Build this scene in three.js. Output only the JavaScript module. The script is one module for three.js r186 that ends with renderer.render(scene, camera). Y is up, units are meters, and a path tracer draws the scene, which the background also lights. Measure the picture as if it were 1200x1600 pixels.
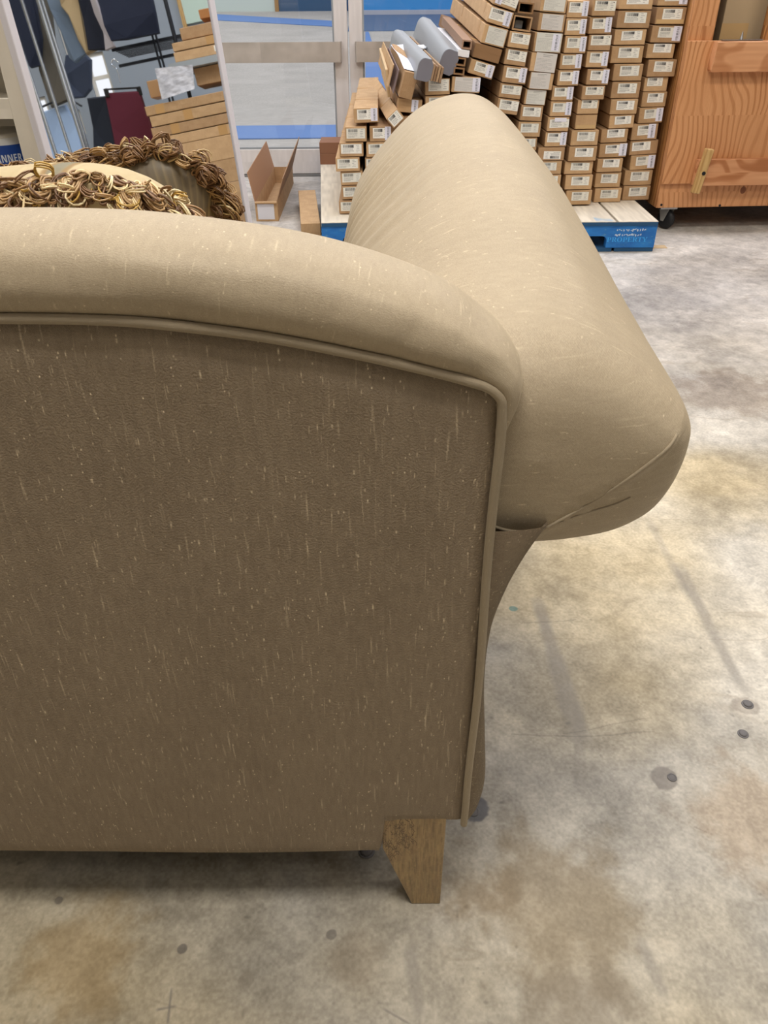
import * as THREE from 'three';
import { RoundedBoxGeometry } from 'three/addons/geometries/RoundedBoxGeometry.js';
import { mergeGeometries, mergeVertices } from 'three/addons/utils/BufferGeometryUtils.js';
import { RectAreaLightUniformsLib } from 'three/addons/lights/RectAreaLightUniformsLib.js';

// ------------------------------------------------------------------ camera, sky, lights, exposure
const scene = new THREE.Scene();
const V = (x, y, z) => new THREE.Vector3(x, y, z);
const FOC = 1202, PITCH = 34.8 * Math.PI / 180, ROLL = 0.4 * Math.PI / 180, EYE = V(0, 1.1, 0);
const camera = new THREE.PerspectiveCamera(2 * Math.atan(800 / FOC) * 180 / Math.PI, 0.75, 0.02, 80);
const FW = V(0, -Math.sin(PITCH), -Math.cos(PITCH)), UP0 = V(0, Math.cos(PITCH), -Math.sin(PITCH)), RT0 = V(1, 0, 0);
const RT = RT0.clone().multiplyScalar(Math.cos(ROLL)).addScaledVector(UP0, -Math.sin(ROLL));
const UP = UP0.clone().multiplyScalar(Math.cos(ROLL)).addScaledVector(RT0, Math.sin(ROLL));
camera.position.copy(EYE);
camera.quaternion.setFromRotationMatrix(new THREE.Matrix4().makeBasis(RT, UP, FW.clone().negate()));
scene.add(camera);
scene.background = new THREE.Color().setRGB(1.2, 1.19, 1.22);          // flat overcast daylight seen through the glass
const renderer = new THREE.WebGLRenderer({ antialias: true });
renderer.toneMapping = THREE.LinearToneMapping;
renderer.toneMappingExposure = 1.0;
renderer.shadowMap.enabled = true;
RectAreaLightUniformsLib.init();
const LAMPS = [                                                          // x, z of the ceiling troffers, power
  [-1.5, -1.9, 0.7, 0], [0.4, -1.9, 0.75, 0], [2.5, -1.9, 0.65, 0],
  [-1.5, -4.2, 0.8, 1], [0.5, -4.2, 0.8, 1], [2.5, -4.2, 0.9, 1],
  [-0.1, -0.2, 1.25, 0], [2.2, 0.8, 0.4, 0],
];
const LAMP_POWER = 17.5, LAMP_COLORS = [new THREE.Color().setRGB(1.0, 0.955, 0.87), new THREE.Color().setRGB(0.91, 0.97, 1.09)];
const CEIL = 3.3, DOORZ = -5.6, XR = 4.3, XL = -3.2, ZB = 4.0;

// ------------------------------------------------------------------ helpers
function rng(seed) { let a = seed >>> 0; return () => { a = (a + 0x6D2B79F5) | 0; let t = Math.imul(a ^ (a >>> 15), 1 | a); t = (t + Math.imul(t ^ (t >>> 7), 61 | t)) ^ t; return ((t ^ (t >>> 14)) >>> 0) / 4294967296; }; }
const R0 = rng(7);
const used = {};
function numbered(n) { const k = used[n] || 0; used[n] = k + 1; return k ? n + '_' + String(k).padStart(3, '0') : n; }
function ray(px, py) { return FW.clone().multiplyScalar(FOC).addScaledVector(RT, px - 600).addScaledVector(UP, 800 - py).normalize(); }
const onZ = (px, py, z) => { const d = ray(px, py); return EYE.clone().addScaledVector(d, z / d.z); };
const onY = (px, py, y) => { const d = ray(px, py); return EYE.clone().addScaledVector(d, (y - EYE.y) / d.y); };
function thing(name, label, category, p = [0, 0, 0], group) {
  const o = new THREE.Group(); o.name = numbered(name); scene.add(o); o.position.set(...p);
  o.userData = { label, category }; if (group) o.userData.group = group; return o;
}
function tag(o, label, category, group) { Object.assign(o.userData, { label, category }); if (group) o.userData.group = group; return o; }
function part(name, geo, mat, parent = scene, kind) {
  const m = new THREE.Mesh(geo, mat); m.name = parent === scene ? numbered(name) : name; m.castShadow = m.receiveShadow = true; parent.add(m);
  if (kind) m.userData.kind = kind; return m;
}
// geometry given in world coordinates, parented under a group that stands at the thing's base
function wpart(name, geo, mat, parent, kind) { geo.translate(-parent.position.x, -parent.position.y, -parent.position.z); return part(name, geo, mat, parent, kind); }
function struct(name, geo, mat, parent = scene) { return part(name, geo, mat, parent, parent === scene ? 'structure' : undefined); }
function box(x0, x1, y0, y1, z0, z1, r = 0) {
  const w = Math.abs(x1 - x0), h = Math.abs(y1 - y0), d = Math.abs(z1 - z0);
  const g = r ? new RoundedBoxGeometry(w, h, d, 1, Math.min(r, w * 0.45, h * 0.45, d * 0.45)) : new THREE.BoxGeometry(w, h, d);
  boxUV(g); g.translate((x0 + x1) / 2, (y0 + y1) / 2, (z0 + z1) / 2); return g;
}
function boxUV(g) {          // uv in metres
  const p = g.attributes.position, n = g.attributes.normal, uv = new Float32Array(p.count * 2);
  for (let i = 0; i < p.count; i++) {
    const ax = Math.abs(n.getX(i)), ay = Math.abs(n.getY(i)), az = Math.abs(n.getZ(i));
    if (az >= ax && az >= ay) { uv[2 * i] = p.getX(i); uv[2 * i + 1] = p.getY(i); }
    else if (ax >= ay) { uv[2 * i] = p.getZ(i); uv[2 * i + 1] = p.getY(i); }
    else { uv[2 * i] = p.getX(i); uv[2 * i + 1] = p.getZ(i); }
  }
  g.setAttribute('uv', new THREE.BufferAttribute(uv, 2)); return g;
}
function tube(pts, r, seg = 40, rad = 8, closed = false) { return new THREE.TubeGeometry(new THREE.CatmullRomCurve3(pts, closed), seg, r, rad, closed); }
function bar(a, b, r, rad = 10) { const l = a.distanceTo(b), g = new THREE.CylinderGeometry(r, r, l, rad); g.applyQuaternion(new THREE.Quaternion().setFromUnitVectors(V(0, 1, 0), b.clone().sub(a).normalize())); g.translate((a.x + b.x) / 2, (a.y + b.y) / 2, (a.z + b.z) / 2); return g; }
function grid(nu, nv, f, uvf) {          // f(i/nu, j/nv) -> Vector3
  const P = [], UVs = [], I = [];
  for (let j = 0; j <= nv; j++) for (let i = 0; i <= nu; i++) { const p = f(i / nu, j / nv); P.push(p.x, p.y, p.z); const q = uvf ? uvf(i / nu, j / nv, p) : [i / nu, j / nv]; UVs.push(q[0], q[1]); }
  for (let j = 0; j < nv; j++) for (let i = 0; i < nu; i++) { const a = j * (nu + 1) + i, b = a + 1, c = a + nu + 1, d = c + 1; I.push(a, b, d, a, d, c); }
  const g = new THREE.BufferGeometry(); g.setAttribute('position', new THREE.Float32BufferAttribute(P, 3)); g.setAttribute('uv', new THREE.Float32BufferAttribute(UVs, 2)); g.setIndex(I); g.computeVertexNormals(); return g;
}
const clamp = (x, a = 0, b = 1) => Math.max(a, Math.min(b, x));
const sstep = (a, b, x) => { const t = clamp((x - a) / (b - a)); return t * t * (3 - 2 * t); };
const lerp = (a, b, t) => a + (b - a) * t;
function table(t) { return x => { if (x <= t[0][0]) return t[0][1]; for (let i = 1; i < t.length; i++) if (x <= t[i][0]) { const [x0, y0] = t[i - 1], [x1, y1] = t[i]; return y0 + (y1 - y0) * (x - x0) / (x1 - x0); } return t[t.length - 1][1]; }; }
function smoothTable(t) {                 // monotone-ish cubic through points
  return x => { const n = t.length; if (x <= t[0][0]) return t[0][1]; if (x >= t[n - 1][0]) return t[n - 1][1]; let i = 1; while (x > t[i][0]) i++; const [x0, y0] = t[i - 1], [x1, y1] = t[i]; const m0 = i > 1 ? (y1 - t[i - 2][1]) / (x1 - t[i - 2][0]) : (y1 - y0) / (x1 - x0), m1 = i < n - 1 ? (t[i + 1][1] - y0) / (t[i + 1][0] - x0) : (y1 - y0) / (x1 - x0); const h = x1 - x0, s = (x - x0) / h; return (2 * s ** 3 - 3 * s * s + 1) * y0 + (s ** 3 - 2 * s * s + s) * h * m0 + (-2 * s ** 3 + 3 * s * s) * y1 + (s ** 3 - s * s) * h * m1; };
}
// value noise
const NP = new Float32Array(65536); { const r = rng(99); for (let i = 0; i < 65536; i++) NP[i] = r(); }
function vn(x, y) {
  const xi = Math.floor(x), yi = Math.floor(y); let fx = x - xi, fy = y - yi; fx = fx * fx * (3 - 2 * fx); fy = fy * fy * (3 - 2 * fy);
  const a = NP[((yi & 255) << 8) | (xi & 255)], b = NP[((yi & 255) << 8) | ((xi + 1) & 255)], c = NP[(((yi + 1) & 255) << 8) | (xi & 255)], d = NP[(((yi + 1) & 255) << 8) | ((xi + 1) & 255)];
  return a + (b - a) * fx + (c - a + (a - b - c + d) * fx) * fy;
}
function fbm(x, y, o = 4) { let s = 0, a = 0.5, n = 0; for (let i = 0; i < o; i++) { s += a * vn(x, y); n += a; a *= 0.5; x = x * 2.03 + 17.3; y = y * 2.03 + 9.1; } return s / n; }
function dataTex(w, h, f, srgb = true, repeat = true) {     // f(x, y) -> [r, g, b] in 0..255
  const d = new Uint8Array(w * h * 4);
  for (let y = 0; y < h; y++) for (let x = 0; x < w; x++) { const c = f(x, y), k = (y * w + x) * 4; d[k] = clamp(c[0], 0, 255); d[k + 1] = clamp(c[1], 0, 255); d[k + 2] = clamp(c[2], 0, 255); d[k + 3] = 255; }
  const t = new THREE.DataTexture(d, w, h, THREE.RGBAFormat); t.magFilter = THREE.LinearFilter; t.minFilter = THREE.LinearMipmapLinearFilter; t.generateMipmaps = true; if (srgb) t.colorSpace = THREE.SRGBColorSpace;
  t.wrapS = t.wrapT = repeat ? THREE.RepeatWrapping : THREE.ClampToEdgeWrapping; t.needsUpdate = true; return t;
}
function canvasTex(w, h, draw) { const c = document.createElement('canvas'); c.width = w; c.height = h; draw(c.getContext('2d'), w, h); const t = new THREE.CanvasTexture(c); t.colorSpace = THREE.SRGBColorSpace; t.magFilter = THREE.LinearFilter; t.anisotropy = 8; return t; }
const std = (o) => new THREE.MeshStandardMaterial(o);
const phy = (o) => new THREE.MeshPhysicalMaterial(o);

// ------------------------------------------------------------------ materials
// sofa cloth: fine twill with pale slubs; the texture is 1 m across
function clothTex(seed, base, nSlub, contrast, longShare) {
  const N = 2048, L = new Float32Array(N * N), r = rng(seed);
  for (let i = 0; i < N * N; i++) { const x = i % N, y = (i / N) | 0; L[i] = ((x + y) & 3) * 2.6 - 4 + (r() - 0.5) * 20; }
  for (let y = 0; y < N; y++) for (let x = 0; x < N; x++) L[y * N + x] += (vn(x * 0.16, y * 0.035) - 0.5) * 12 * contrast + (vn(x * 0.011 + 5, y * 0.006) - 0.5) * 5;
  for (let k = 0; k < nSlub; k++) {
    const x0 = r() * N, y0 = r() * N, long = r() < longShare, len = long ? 20 + r() * 70 : 3 + r() * 18, amp = (long ? 28 + r() * 45 : 35 + r() * 85) * contrast, w = r() < 0.22 ? 2.0 : 1.1, sl = (r() - 0.5) * 0.12;
    for (let t = 0; t < len; t++) { const e = Math.sin(Math.PI * (t + 0.5) / len); const g = amp * e * (0.45 + 0.55 * r()); for (let q = -2; q <= 2; q++) { const a = Math.exp(-q * q / (w * w * 0.7)); const x = ((x0 + sl * t + q) | 0) & (N - 1), y = ((y0 + t) | 0) & (N - 1); L[y * N + x] += g * a; } }
  }
  for (let k = 0; k < nSlub * 0.35; k++) { const x0 = (r() * N) | 0, y0 = (r() * N) | 0, a = (50 + r() * 70) * contrast; for (let dy = -1; dy <= 2; dy++) for (let dx = -1; dx <= 1; dx++) L[((y0 + dy) & (N - 1)) * N + ((x0 + dx) & (N - 1))] += a * (dx && dy ? 0.35 : 0.9); }
  return dataTex(N, N, (x, y) => { const v = L[y * N + x]; return [base[0] + v, base[1] + v * 0.97, base[2] + v * 0.86]; });
}
const clothBump = dataTex(1024, 1024, (x, y) => { const v = 128 + (vn(x * 0.5, y * 0.5) - 0.5) * 90 + (vn(x * 0.07, y * 0.025) - 0.5) * 80; return [v, v, v]; }, false);
clothBump.repeat.set(2, 2);
const CLOTH_SHADED = [140, 124, 104];  // same fabric as the arms; shade of the back is put into this colour
const clothShadedMap = clothTex(11, CLOTH_SHADED, 3600, 0.95, 0.3);
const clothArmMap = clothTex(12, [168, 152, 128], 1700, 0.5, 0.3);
const clothShaded = phy({ map: clothShadedMap, bumpMap: clothBump, bumpScale: 0.0012, roughness: 0.75, sheen: 0.15, sheenRoughness: 0.5, sheenColor: new THREE.Color(0xcdbd98) });
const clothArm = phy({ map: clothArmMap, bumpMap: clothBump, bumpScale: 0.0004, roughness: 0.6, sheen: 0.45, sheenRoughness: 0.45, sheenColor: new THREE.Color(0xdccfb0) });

// cardboard
function cardTex(seed, c) { return dataTex(256, 256, (x, y) => { const v = (fbm(x * 0.03 + seed, y * 0.03, 3) - 0.5) * 22 + (vn(x * 0.5 + seed * 3, y * 0.06) - 0.5) * 8 + (NP[(x * 7 + y * 131 + seed * 977) & 65535] - 0.5) * 7; return [c[0] + v, c[1] + v, c[2] + v * 0.9]; }); }
const cards = [[188, 153, 113], [180, 145, 106], [197, 161, 120], [173, 138, 101]].map((c, i) => { const t = cardTex(i * 5 + 1, c); t.repeat.set(4, 4); return std({ map: t, roughness: 0.82 }); });
const cardDark = std({ color: 0x8d6a48, roughness: 0.85 }), cardPale = std({ color: 0xcbb08a, roughness: 0.85 }), cardInner = std({ color: 0xb58a58, roughness: 0.9 });
const tapeMat = phy({ color: 0xb98e57, roughness: 0.5, clearcoat: 0.15, clearcoatRoughness: 0.4 });
const clearTape = phy({ color: 0xc9a777, roughness: 0.2, clearcoat: 0.6 });
const black = std({ color: 0x0c0a09, roughness: 0.9 });
const rubber = std({ color: 0x17171a, roughness: 0.6 });
const steel = std({ color: 0xa8a8aa, roughness: 0.32, metalness: 0.9 });
const chrome = std({ color: 0xd8dde4, roughness: 0.12, metalness: 1 });
const darkSteel = std({ color: 0x26282e, roughness: 0.45, metalness: 0.6 });
const whitePaint = std({ color: 0xe4dfd6, roughness: 0.55 });
const wallPaint = std({ color: 0xd9d6cf, roughness: 0.85 });

// wood with grain
function woodTex(w, h, base, dark, seed, freq = 1, wav = 1) {
  return dataTex(w, h, (x, y) => {
    const u = x / w, v = y / h; const warp = (fbm(u * 4 + seed, v * 2.2, 3) - 0.5) * 1.6 * wav; const g = Math.sin((u * 26 * freq + warp * 9) * 6.283 * 0.5);
    let k = sstep(0.1, 0.95, g) * (0.35 + 0.65 * vn(u * 7 + seed, v * 3)); k += (vn(u * 220 * freq, v * 7) - 0.5) * 0.35; k += (fbm(u * 3 + 9, v * 3 + seed, 3) - 0.5) * 0.7; k = clamp(k, -0.25, 1);
    return [0, 1, 2].map(i => lerp(base[i], dark[i], k));
  });
}
const plyMat = std({ map: woodTex(1024, 1024, [206, 148, 100], [172, 112, 66], 3, 2.6, 0.8), roughness: 0.55 });
const plySide = std({ map: woodTex(512, 512, [176, 122, 70], [120, 76, 36], 8, 3, 0.6), roughness: 0.65 });
const pineH = (() => { const t = woodTex(512, 512, [208, 150, 106], [168, 106, 62], 5, 0.5, 0.8); t.rotation = Math.PI / 2; return std({ map: t, roughness: 0.55 }); })();
const pinePale = std({ map: woodTex(256, 256, [205, 170, 112], [170, 128, 74], 6, 2, 0.4), roughness: 0.6 });

// ------------------------------------------------------------------ floor
const streaks = [[840, 940, 905, 1150, 16, 0.42], [1060, 885, 1165, 1085, 13, 0.4], [1015, 815, 1075, 930, 9, 0.22], [1000, 1470, 1040, 1560, 14, 0.3], [905, 1100, 905, 1240, 10, 0.2], [640, 1480, 655, 1590, 16, 0.3], [268, 1545, 262, 1600, 3, 0.6], [600, 1577, 640, 1600, 3, 0.55], [245, 1578, 275, 1572, 3, 0.5]].map(s => { const a = onY(s[0], s[1], 0), b = onY(s[2], s[3], 0), c = onY(s[0] + s[4], s[1], 0); return [a.x, a.z, b.x, b.z, Math.abs(c.x - a.x), s[5]]; });
const cracks = [[880, 1142, 1010, 1118], [800, 1150, 1020, 1140], [820, 975, 900, 970], [1085, 1290, 1110, 1300], [1000, 470, 1200, 500], [1000, 540, 1120, 545]].map(s => { const a = onY(s[0], s[1], 0), b = onY(s[2], s[3], 0); return [a.x, a.z, b.x, b.z]; });
const blots = [[801, 951, 0.011, [98, 130, 120], 0.8], [1040, 1217, 0.026, [125, 118, 112], 0.75], [745, 1266, 0.024, [92, 92, 98], 0.8], [1164, 1103, 0.024, [136, 126, 116], 0.5], [930, 600, 0.14, [150, 128, 108], 0.28], [1140, 615, 0.22, [140, 118, 98], 0.3], [850, 1430, 0.14, [140, 118, 84], 0.4], [760, 1400, 0.06, [130, 110, 84], 0.4], [1180, 1280, 0.12, [190, 150, 108], 0.25], [120, 1500, 0.09, [168, 138, 92], 0.4], [900, 1590, 0.09, [140, 128, 112], 0.45], [560, 1500, 0.05, [140, 124, 104], 0.3], [384, 1532, 0.012, [132, 122, 108], 0.35], [285, 1482, 0.008, [104, 98, 92], 0.7], [518, 1460, 0.009, [110, 104, 98], 0.6], [92, 1407, 0.006, [104, 98, 92], 0.6]].map(b => { const p = onY(b[0], b[1], 0); return [p.x, p.z, b[2], b[3], b[4]]; });
function floorColor(X, Z) {
  const big = fbm(X * 1.7 + 40, Z * 1.7 + 60, 4), mid = fbm(X * 6 + 3, Z * 6 + 21, 4), fine = fbm(X * 38, Z * 38, 4), grain = fbm(X * 240, Z * 240, 3), warm = fbm(X * 2.3 + 90, Z * 2.9 + 12, 4);
  let v = (big - 0.5) * 70 + (mid - 0.5) * 74 + (fine - 0.5) * 46 + (grain - 0.5) * 40;
  const far = sstep(-1.7, -2.9, Z);  // cool daylight from the doors is put into the far floor colour
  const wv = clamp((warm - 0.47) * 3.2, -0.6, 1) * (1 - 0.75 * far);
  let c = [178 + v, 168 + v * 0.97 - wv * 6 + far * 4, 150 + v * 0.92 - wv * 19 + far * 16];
  const vein = Math.abs(fbm(X * 3.1 + 7, Z * 7.5 + 4, 4) - 0.5); if (vein < 0.02) { const k = (1 - vein / 0.02) * 0.22 * clamp((mid - 0.42) * 6); c = c.map((q, i) => lerp(q, [120, 104, 84][i], k)); }
  const pit = fbm(X * 70 + 11, Z * 70 + 5, 2); if (pit > 0.86) c = c.map(q => q * (1 - (pit - 0.86) * 1.6));
  for (const [ax, az, bx, bz, w, k] of streaks) { const dx = bx - ax, dz = bz - az; let t = ((X - ax) * dx + (Z - az) * dz) / (dx * dx + dz * dz); const tt = clamp(t); const d = Math.hypot(X - ax - dx * tt, Z - az - dz * tt) + (mid - 0.5) * w * 0.9; if (d < w) { const e = (1 - sstep(w * 0.25, w, d)) * k * (0.6 + 0.8 * fine) * Math.min(1, 6 * Math.min(tt + 0.08, 1.08 - tt)); c = c.map((q, i) => lerp(q, [118, 112, 106][i], clamp(e))); } }
  for (const [ax, az, bx, bz] of cracks) { const dx = bx - ax, dz = bz - az; const tt = clamp(((X - ax) * dx + (Z - az) * dz) / (dx * dx + dz * dz)); const d = Math.hypot(X - ax - dx * tt, Z - az - dz * tt + (mid - 0.5) * 0.03); if (d < 0.0018) c = c.map(q => q * 0.9); }
  for (const [bx, bz, r, col, k] of blots) { const d = Math.hypot(X - bx, Z - bz) / r + (fine - 0.5) * 0.7 + (r > 0.03 ? (mid - 0.5) * 1.6 : 0); if (d < 1) { const e = k * (r < 0.03 ? sstep(1, 0.8, d) : sstep(1, 0.3, d)); c = c.map((q, i) => lerp(q, col[i] + v * 0.3, e)); } }
  return c;
}
function floorMat(x0, x1, z0, z1, w, h) { return std({ map: dataTex(w, h, (x, y) => floorColor(lerp(x0, x1, (x + 0.5) / w), lerp(z1, z0, (y + 0.5) / h)), true, false), roughness: 0.55, bumpMap: floorBump, bumpScale: 0.0012 }); }
const floorBump = dataTex(512, 512, (x, y) => { const v = 128 + (fbm(x * 0.09, y * 0.09, 4) - 0.5) * 170; return [v, v, v]; }, false);
floorBump.repeat.set(3, 3);
// one slab; the visible near part carries a finer material than the rest
const NX0 = -0.7, NX1 = 1.9, NZ0 = -2.4, NZ1 = -0.25;
{
  const far = floorMat(-3.3, 4.4, -5.7, 4.1, 1400, 1800), near = floorMat(NX0, NX1, NZ0, NZ1, 2048, 1700);
  const slab = (x0, x1, z0, z1) => { const g = new THREE.BoxGeometry(x1 - x0, 0.1, z1 - z0); const p = g.attributes.position, uv = new Float32Array(p.count * 2); g.translate((x0 + x1) / 2, -0.05, (z0 + z1) / 2); for (let i = 0; i < p.count; i++) { uv[2 * i] = (p.getX(i) + 3.3) / 7.7; uv[2 * i + 1] = (4.1 - p.getZ(i)) / 9.8; } g.setAttribute('uv', new THREE.BufferAttribute(uv, 2)); return g; };
  struct('floor', mergeGeometries([slab(-3.3, NX0, -5.7, 4.1), slab(NX1, 4.4, -5.7, 4.1), slab(NX0, NX1, -5.7, NZ0), slab(NX0, NX1, NZ1, 4.1)]), far);
  const g = new THREE.BoxGeometry(NX1 - NX0, 0.1, NZ1 - NZ0); const p = g.attributes.position, uv = new Float32Array(p.count * 2); g.translate((NX0 + NX1) / 2, -0.05, (NZ0 + NZ1) / 2); for (let i = 0; i < p.count; i++) { uv[2 * i] = (p.getX(i) - NX0) / (NX1 - NX0); uv[2 * i + 1] = (NZ1 - p.getZ(i)) / (NZ1 - NZ0); } g.setAttribute('uv', new THREE.BufferAttribute(uv, 2));
  struct('floor', g, near);
}

// ------------------------------------------------------------------ room shell
struct('ceiling', box(XL - 0.1, XR + 0.1, CEIL, CEIL + 0.12, DOORZ - 0.1, ZB + 0.1), wallPaint);
struct('wall_left', box(XL - 0.12, XL, 0, CEIL, DOORZ - 0.1, ZB + 0.1), wallPaint);
struct('wall_near', box(XL, XR, 0, CEIL, ZB, ZB + 0.12), wallPaint);
// right wall with two tall daylight windows (seen only in the mirror)
const WINS = [[-0.945, -0.785, 1.38, 1.72], [-0.735, -0.655, 1.72, 2.06], [-0.625, -0.535, 1.18, 1.36], [-0.39, -0.26, 1.0, 1.5]];
{
  const zs = [DOORZ - 0.1, ...WINS.flatMap(w => [w[0], w[1]]), ZB + 0.1], gs = [];
  for (let i = 0; i < zs.length - 1; i++) { if (i % 2 === 0) gs.push(box(XR, XR + 0.12, 0, CEIL, zs[i], zs[i + 1])); else { const w = WINS[(i - 1) / 2]; gs.push(box(XR, XR + 0.12, 0, w[2], zs[i], zs[i + 1]), box(XR, XR + 0.12, w[3], CEIL, zs[i], zs[i + 1])); } }
  struct('wall_right', mergeGeometries(gs), std({ color: 0x9aa4b2, roughness: 0.8 }));
  WINS.forEach((w, i) => {
    const g = new THREE.Group(); g.name = 'window_' + (i + 1); g.userData.kind = 'structure'; g.position.set(XR + 0.05, w[2], (w[0] + w[1]) / 2); scene.add(g);
    const hw = (w[1] - w[0]) / 2, hh = w[3] - w[2];
    part('window_frame', mergeGeometries([box(-0.02, 0.02, 0, hh, -hw, -hw + 0.02), box(-0.02, 0.02, 0, hh, hw - 0.02, hw), box(-0.02, 0.02, 0, 0.02, -hw + 0.02, hw - 0.02), box(-0.02, 0.02, hh - 0.02, hh, -hw + 0.02, hw - 0.02), box(-0.02, 0.02, hh / 2 - 0.012, hh / 2 + 0.012, -hw + 0.02, hw - 0.02)]), whitePaint, g);
    part('window_pane', box(-0.003, 0.003, 0.02, hh - 0.02, -hw + 0.02, hw - 0.02), phy({ color: 0xffffff, transmission: 1, roughness: 0.02, thickness: 0, ior: 1.5 }), g);
  });
}
// wall with the glass doors
const DX0 = -1.32, DX1 = 1.0, DH = 2.15;
struct('wall_far', mergeGeometries([box(XL, DX0, 0, CEIL, DOORZ - 0.14, DOORZ - 0.02), box(DX1, XR, 0, CEIL, DOORZ - 0.14, DOORZ - 0.02), box(DX0, DX1, DH, CEIL, DOORZ - 0.14, DOORZ - 0.02)]), wallPaint);
const alu = std({ map: dataTex(128, 128, (x, y) => { const v = (vn(x * 0.08, y * 0.02) - 0.5) * 22 + (vn(x * 0.7, y * 0.1) - 0.5) * 10; return [214 + v, 206 + v, 201 + v]; }), roughness: 0.5, metalness: 0.15 });
const paneMat = phy({ color: 0xffffff, transmission: 1, roughness: 0.01, thickness: 0, ior: 1.45 });
const bronzeBar = std({ map: dataTex(256, 64, (x, y) => { const v = (fbm(x * 0.05, y * 0.2, 3) - 0.5) * 40; return [186 + v, 176 + v, 166 + v]; }), roughness: 0.42, metalness: 0.55 });
// edges of the two door leaves, read from the mullions
function doorLeaf(name, x0, x1, hingeLeft) {
  const zc = DOORZ, g = new THREE.Group(); g.name = name; g.userData.kind = 'structure'; g.position.set((x0 + x1) / 2, 0, zc); scene.add(g);
  const hw = (x1 - x0) / 2, st = 0.083, tz = 0.022, bot = 0.165;
  part('door_stile', box(-hw, -hw + st, 0.012, DH - 0.01, -tz, tz, 0.004), alu, g); part('door_stile', box(hw - st, hw, 0.012, DH - 0.01, -tz, tz, 0.004), alu, g);
  part('bottom_rail', box(-hw + st, hw - st, 0.012, bot, -tz, tz, 0.004), alu, g); part('top_rail', box(-hw + st, hw - st, DH - 0.11, DH - 0.01, -tz, tz, 0.004), alu, g);
  part('door_pane', box(-hw + st, hw - st, bot, DH - 0.11, -0.004, 0.004), paneMat, g);
  part('glazing_bead', mergeGeometries([box(-hw + st, hw - st, bot, bot + 0.012, 0.004, 0.016), box(-hw + st, -hw + st + 0.01, bot + 0.012, DH - 0.11, 0.004, 0.016), box(hw - st - 0.01, hw - st, bot + 0.012, DH - 0.11, 0.004, 0.016)]), std({ color: 0x8f9294, roughness: 0.6 }), g);
  const by = 0.722, hb = 0.055;       // flat push bar with ends bent back to the stile
  const s = new THREE.Shape(); const e0 = -hw + st * 0.45, e1 = hw - st * 0.45, d = 0.075;
  s.moveTo(e0, 0.02); s.lineTo(e0, d - 0.015); s.quadraticCurveTo(e0, d, e0 + 0.015, d); s.lineTo(e1 - 0.015, d); s.quadraticCurveTo(e1, d, e1, d - 0.015); s.lineTo(e1, 0.02); s.lineTo(e1 - 0.006, 0.02); s.lineTo(e1 - 0.006, d - 0.02); s.quadraticCurveTo(e1 - 0.006, d - 0.006, e1 - 0.02, d - 0.006); s.lineTo(e0 + 0.02, d - 0.006); s.quadraticCurveTo(e0 + 0.006, d - 0.006, e0 + 0.006, d - 0.02); s.lineTo(e0 + 0.006, 0.02);
  const bg = new THREE.ExtrudeGeometry(s, { depth: hb * 2, bevelEnabled: false }); bg.rotateX(-Math.PI / 2); bg.scale(1, 1, -1); bg.index || 0; 
  // shape y becomes depth towards the room
  const p = bg.attributes.position; for (let i = 0; i < p.count; i++) { const y = p.getY(i), z = p.getZ(i); p.setXYZ(i, p.getX(i), y, z); }
  bg.computeVertexNormals(); bg.translate(0, by - hb, 0); part('push_bar', bg, bronzeBar, g);
  return g;
}
doorLeaf('door_1', -1.28, -0.205, true);
doorLeaf('door_2', -0.195, 0.96, false);
struct('door_frame', mergeGeometries([box(DX0, -1.285, 0, DH, DOORZ - 0.06, DOORZ + 0.04), box(0.965, DX1, 0, DH, DOORZ - 0.06, DOORZ + 0.04)]), alu);
struct('door_threshold', box(DX0, DX1, 0, 0.01, DOORZ - 0.1, DOORZ + 0.05), std({ color: 0x6f6c68, roughness: 0.6 }));

// ------------------------------------------------------------------ ceiling lamps
LAMPS.forEach(([x, z, k, c], i) => {
  const LAMP_COLOR = LAMP_COLORS[c];
  const pos = ['over the sofa', 'over the aisle', 'near the cartons', 'near the doors', 'over the crate', 'above the racks', 'above the viewer', 'behind the viewer'][i];
  const g = thing('ceiling_light', 'white ceiling light panel ' + pos, 'ceiling light', [x, CEIL, z]);
  part('light_frame', mergeGeometries([box(-0.62, 0.62, -0.05, 0, -0.32, -0.3), box(-0.62, 0.62, -0.05, 0, 0.3, 0.32), box(-0.62, -0.6, -0.05, 0, -0.3, 0.3), box(0.6, 0.62, -0.05, 0, -0.3, 0.3)]), whitePaint, g);
  part('diffuser', box(-0.6, 0.6, -0.03, -0.02, -0.3, 0.3), std({ color: 0xffffff, emissive: LAMP_COLOR, emissiveIntensity: 2.2, roughness: 0.6 }), g);
  const L = new THREE.RectAreaLight(LAMP_COLOR, LAMP_POWER * k, 1.18, 0.58); L.position.set(0, -0.04, 0); L.rotation.x = -Math.PI / 2; g.add(L);
});

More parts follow.
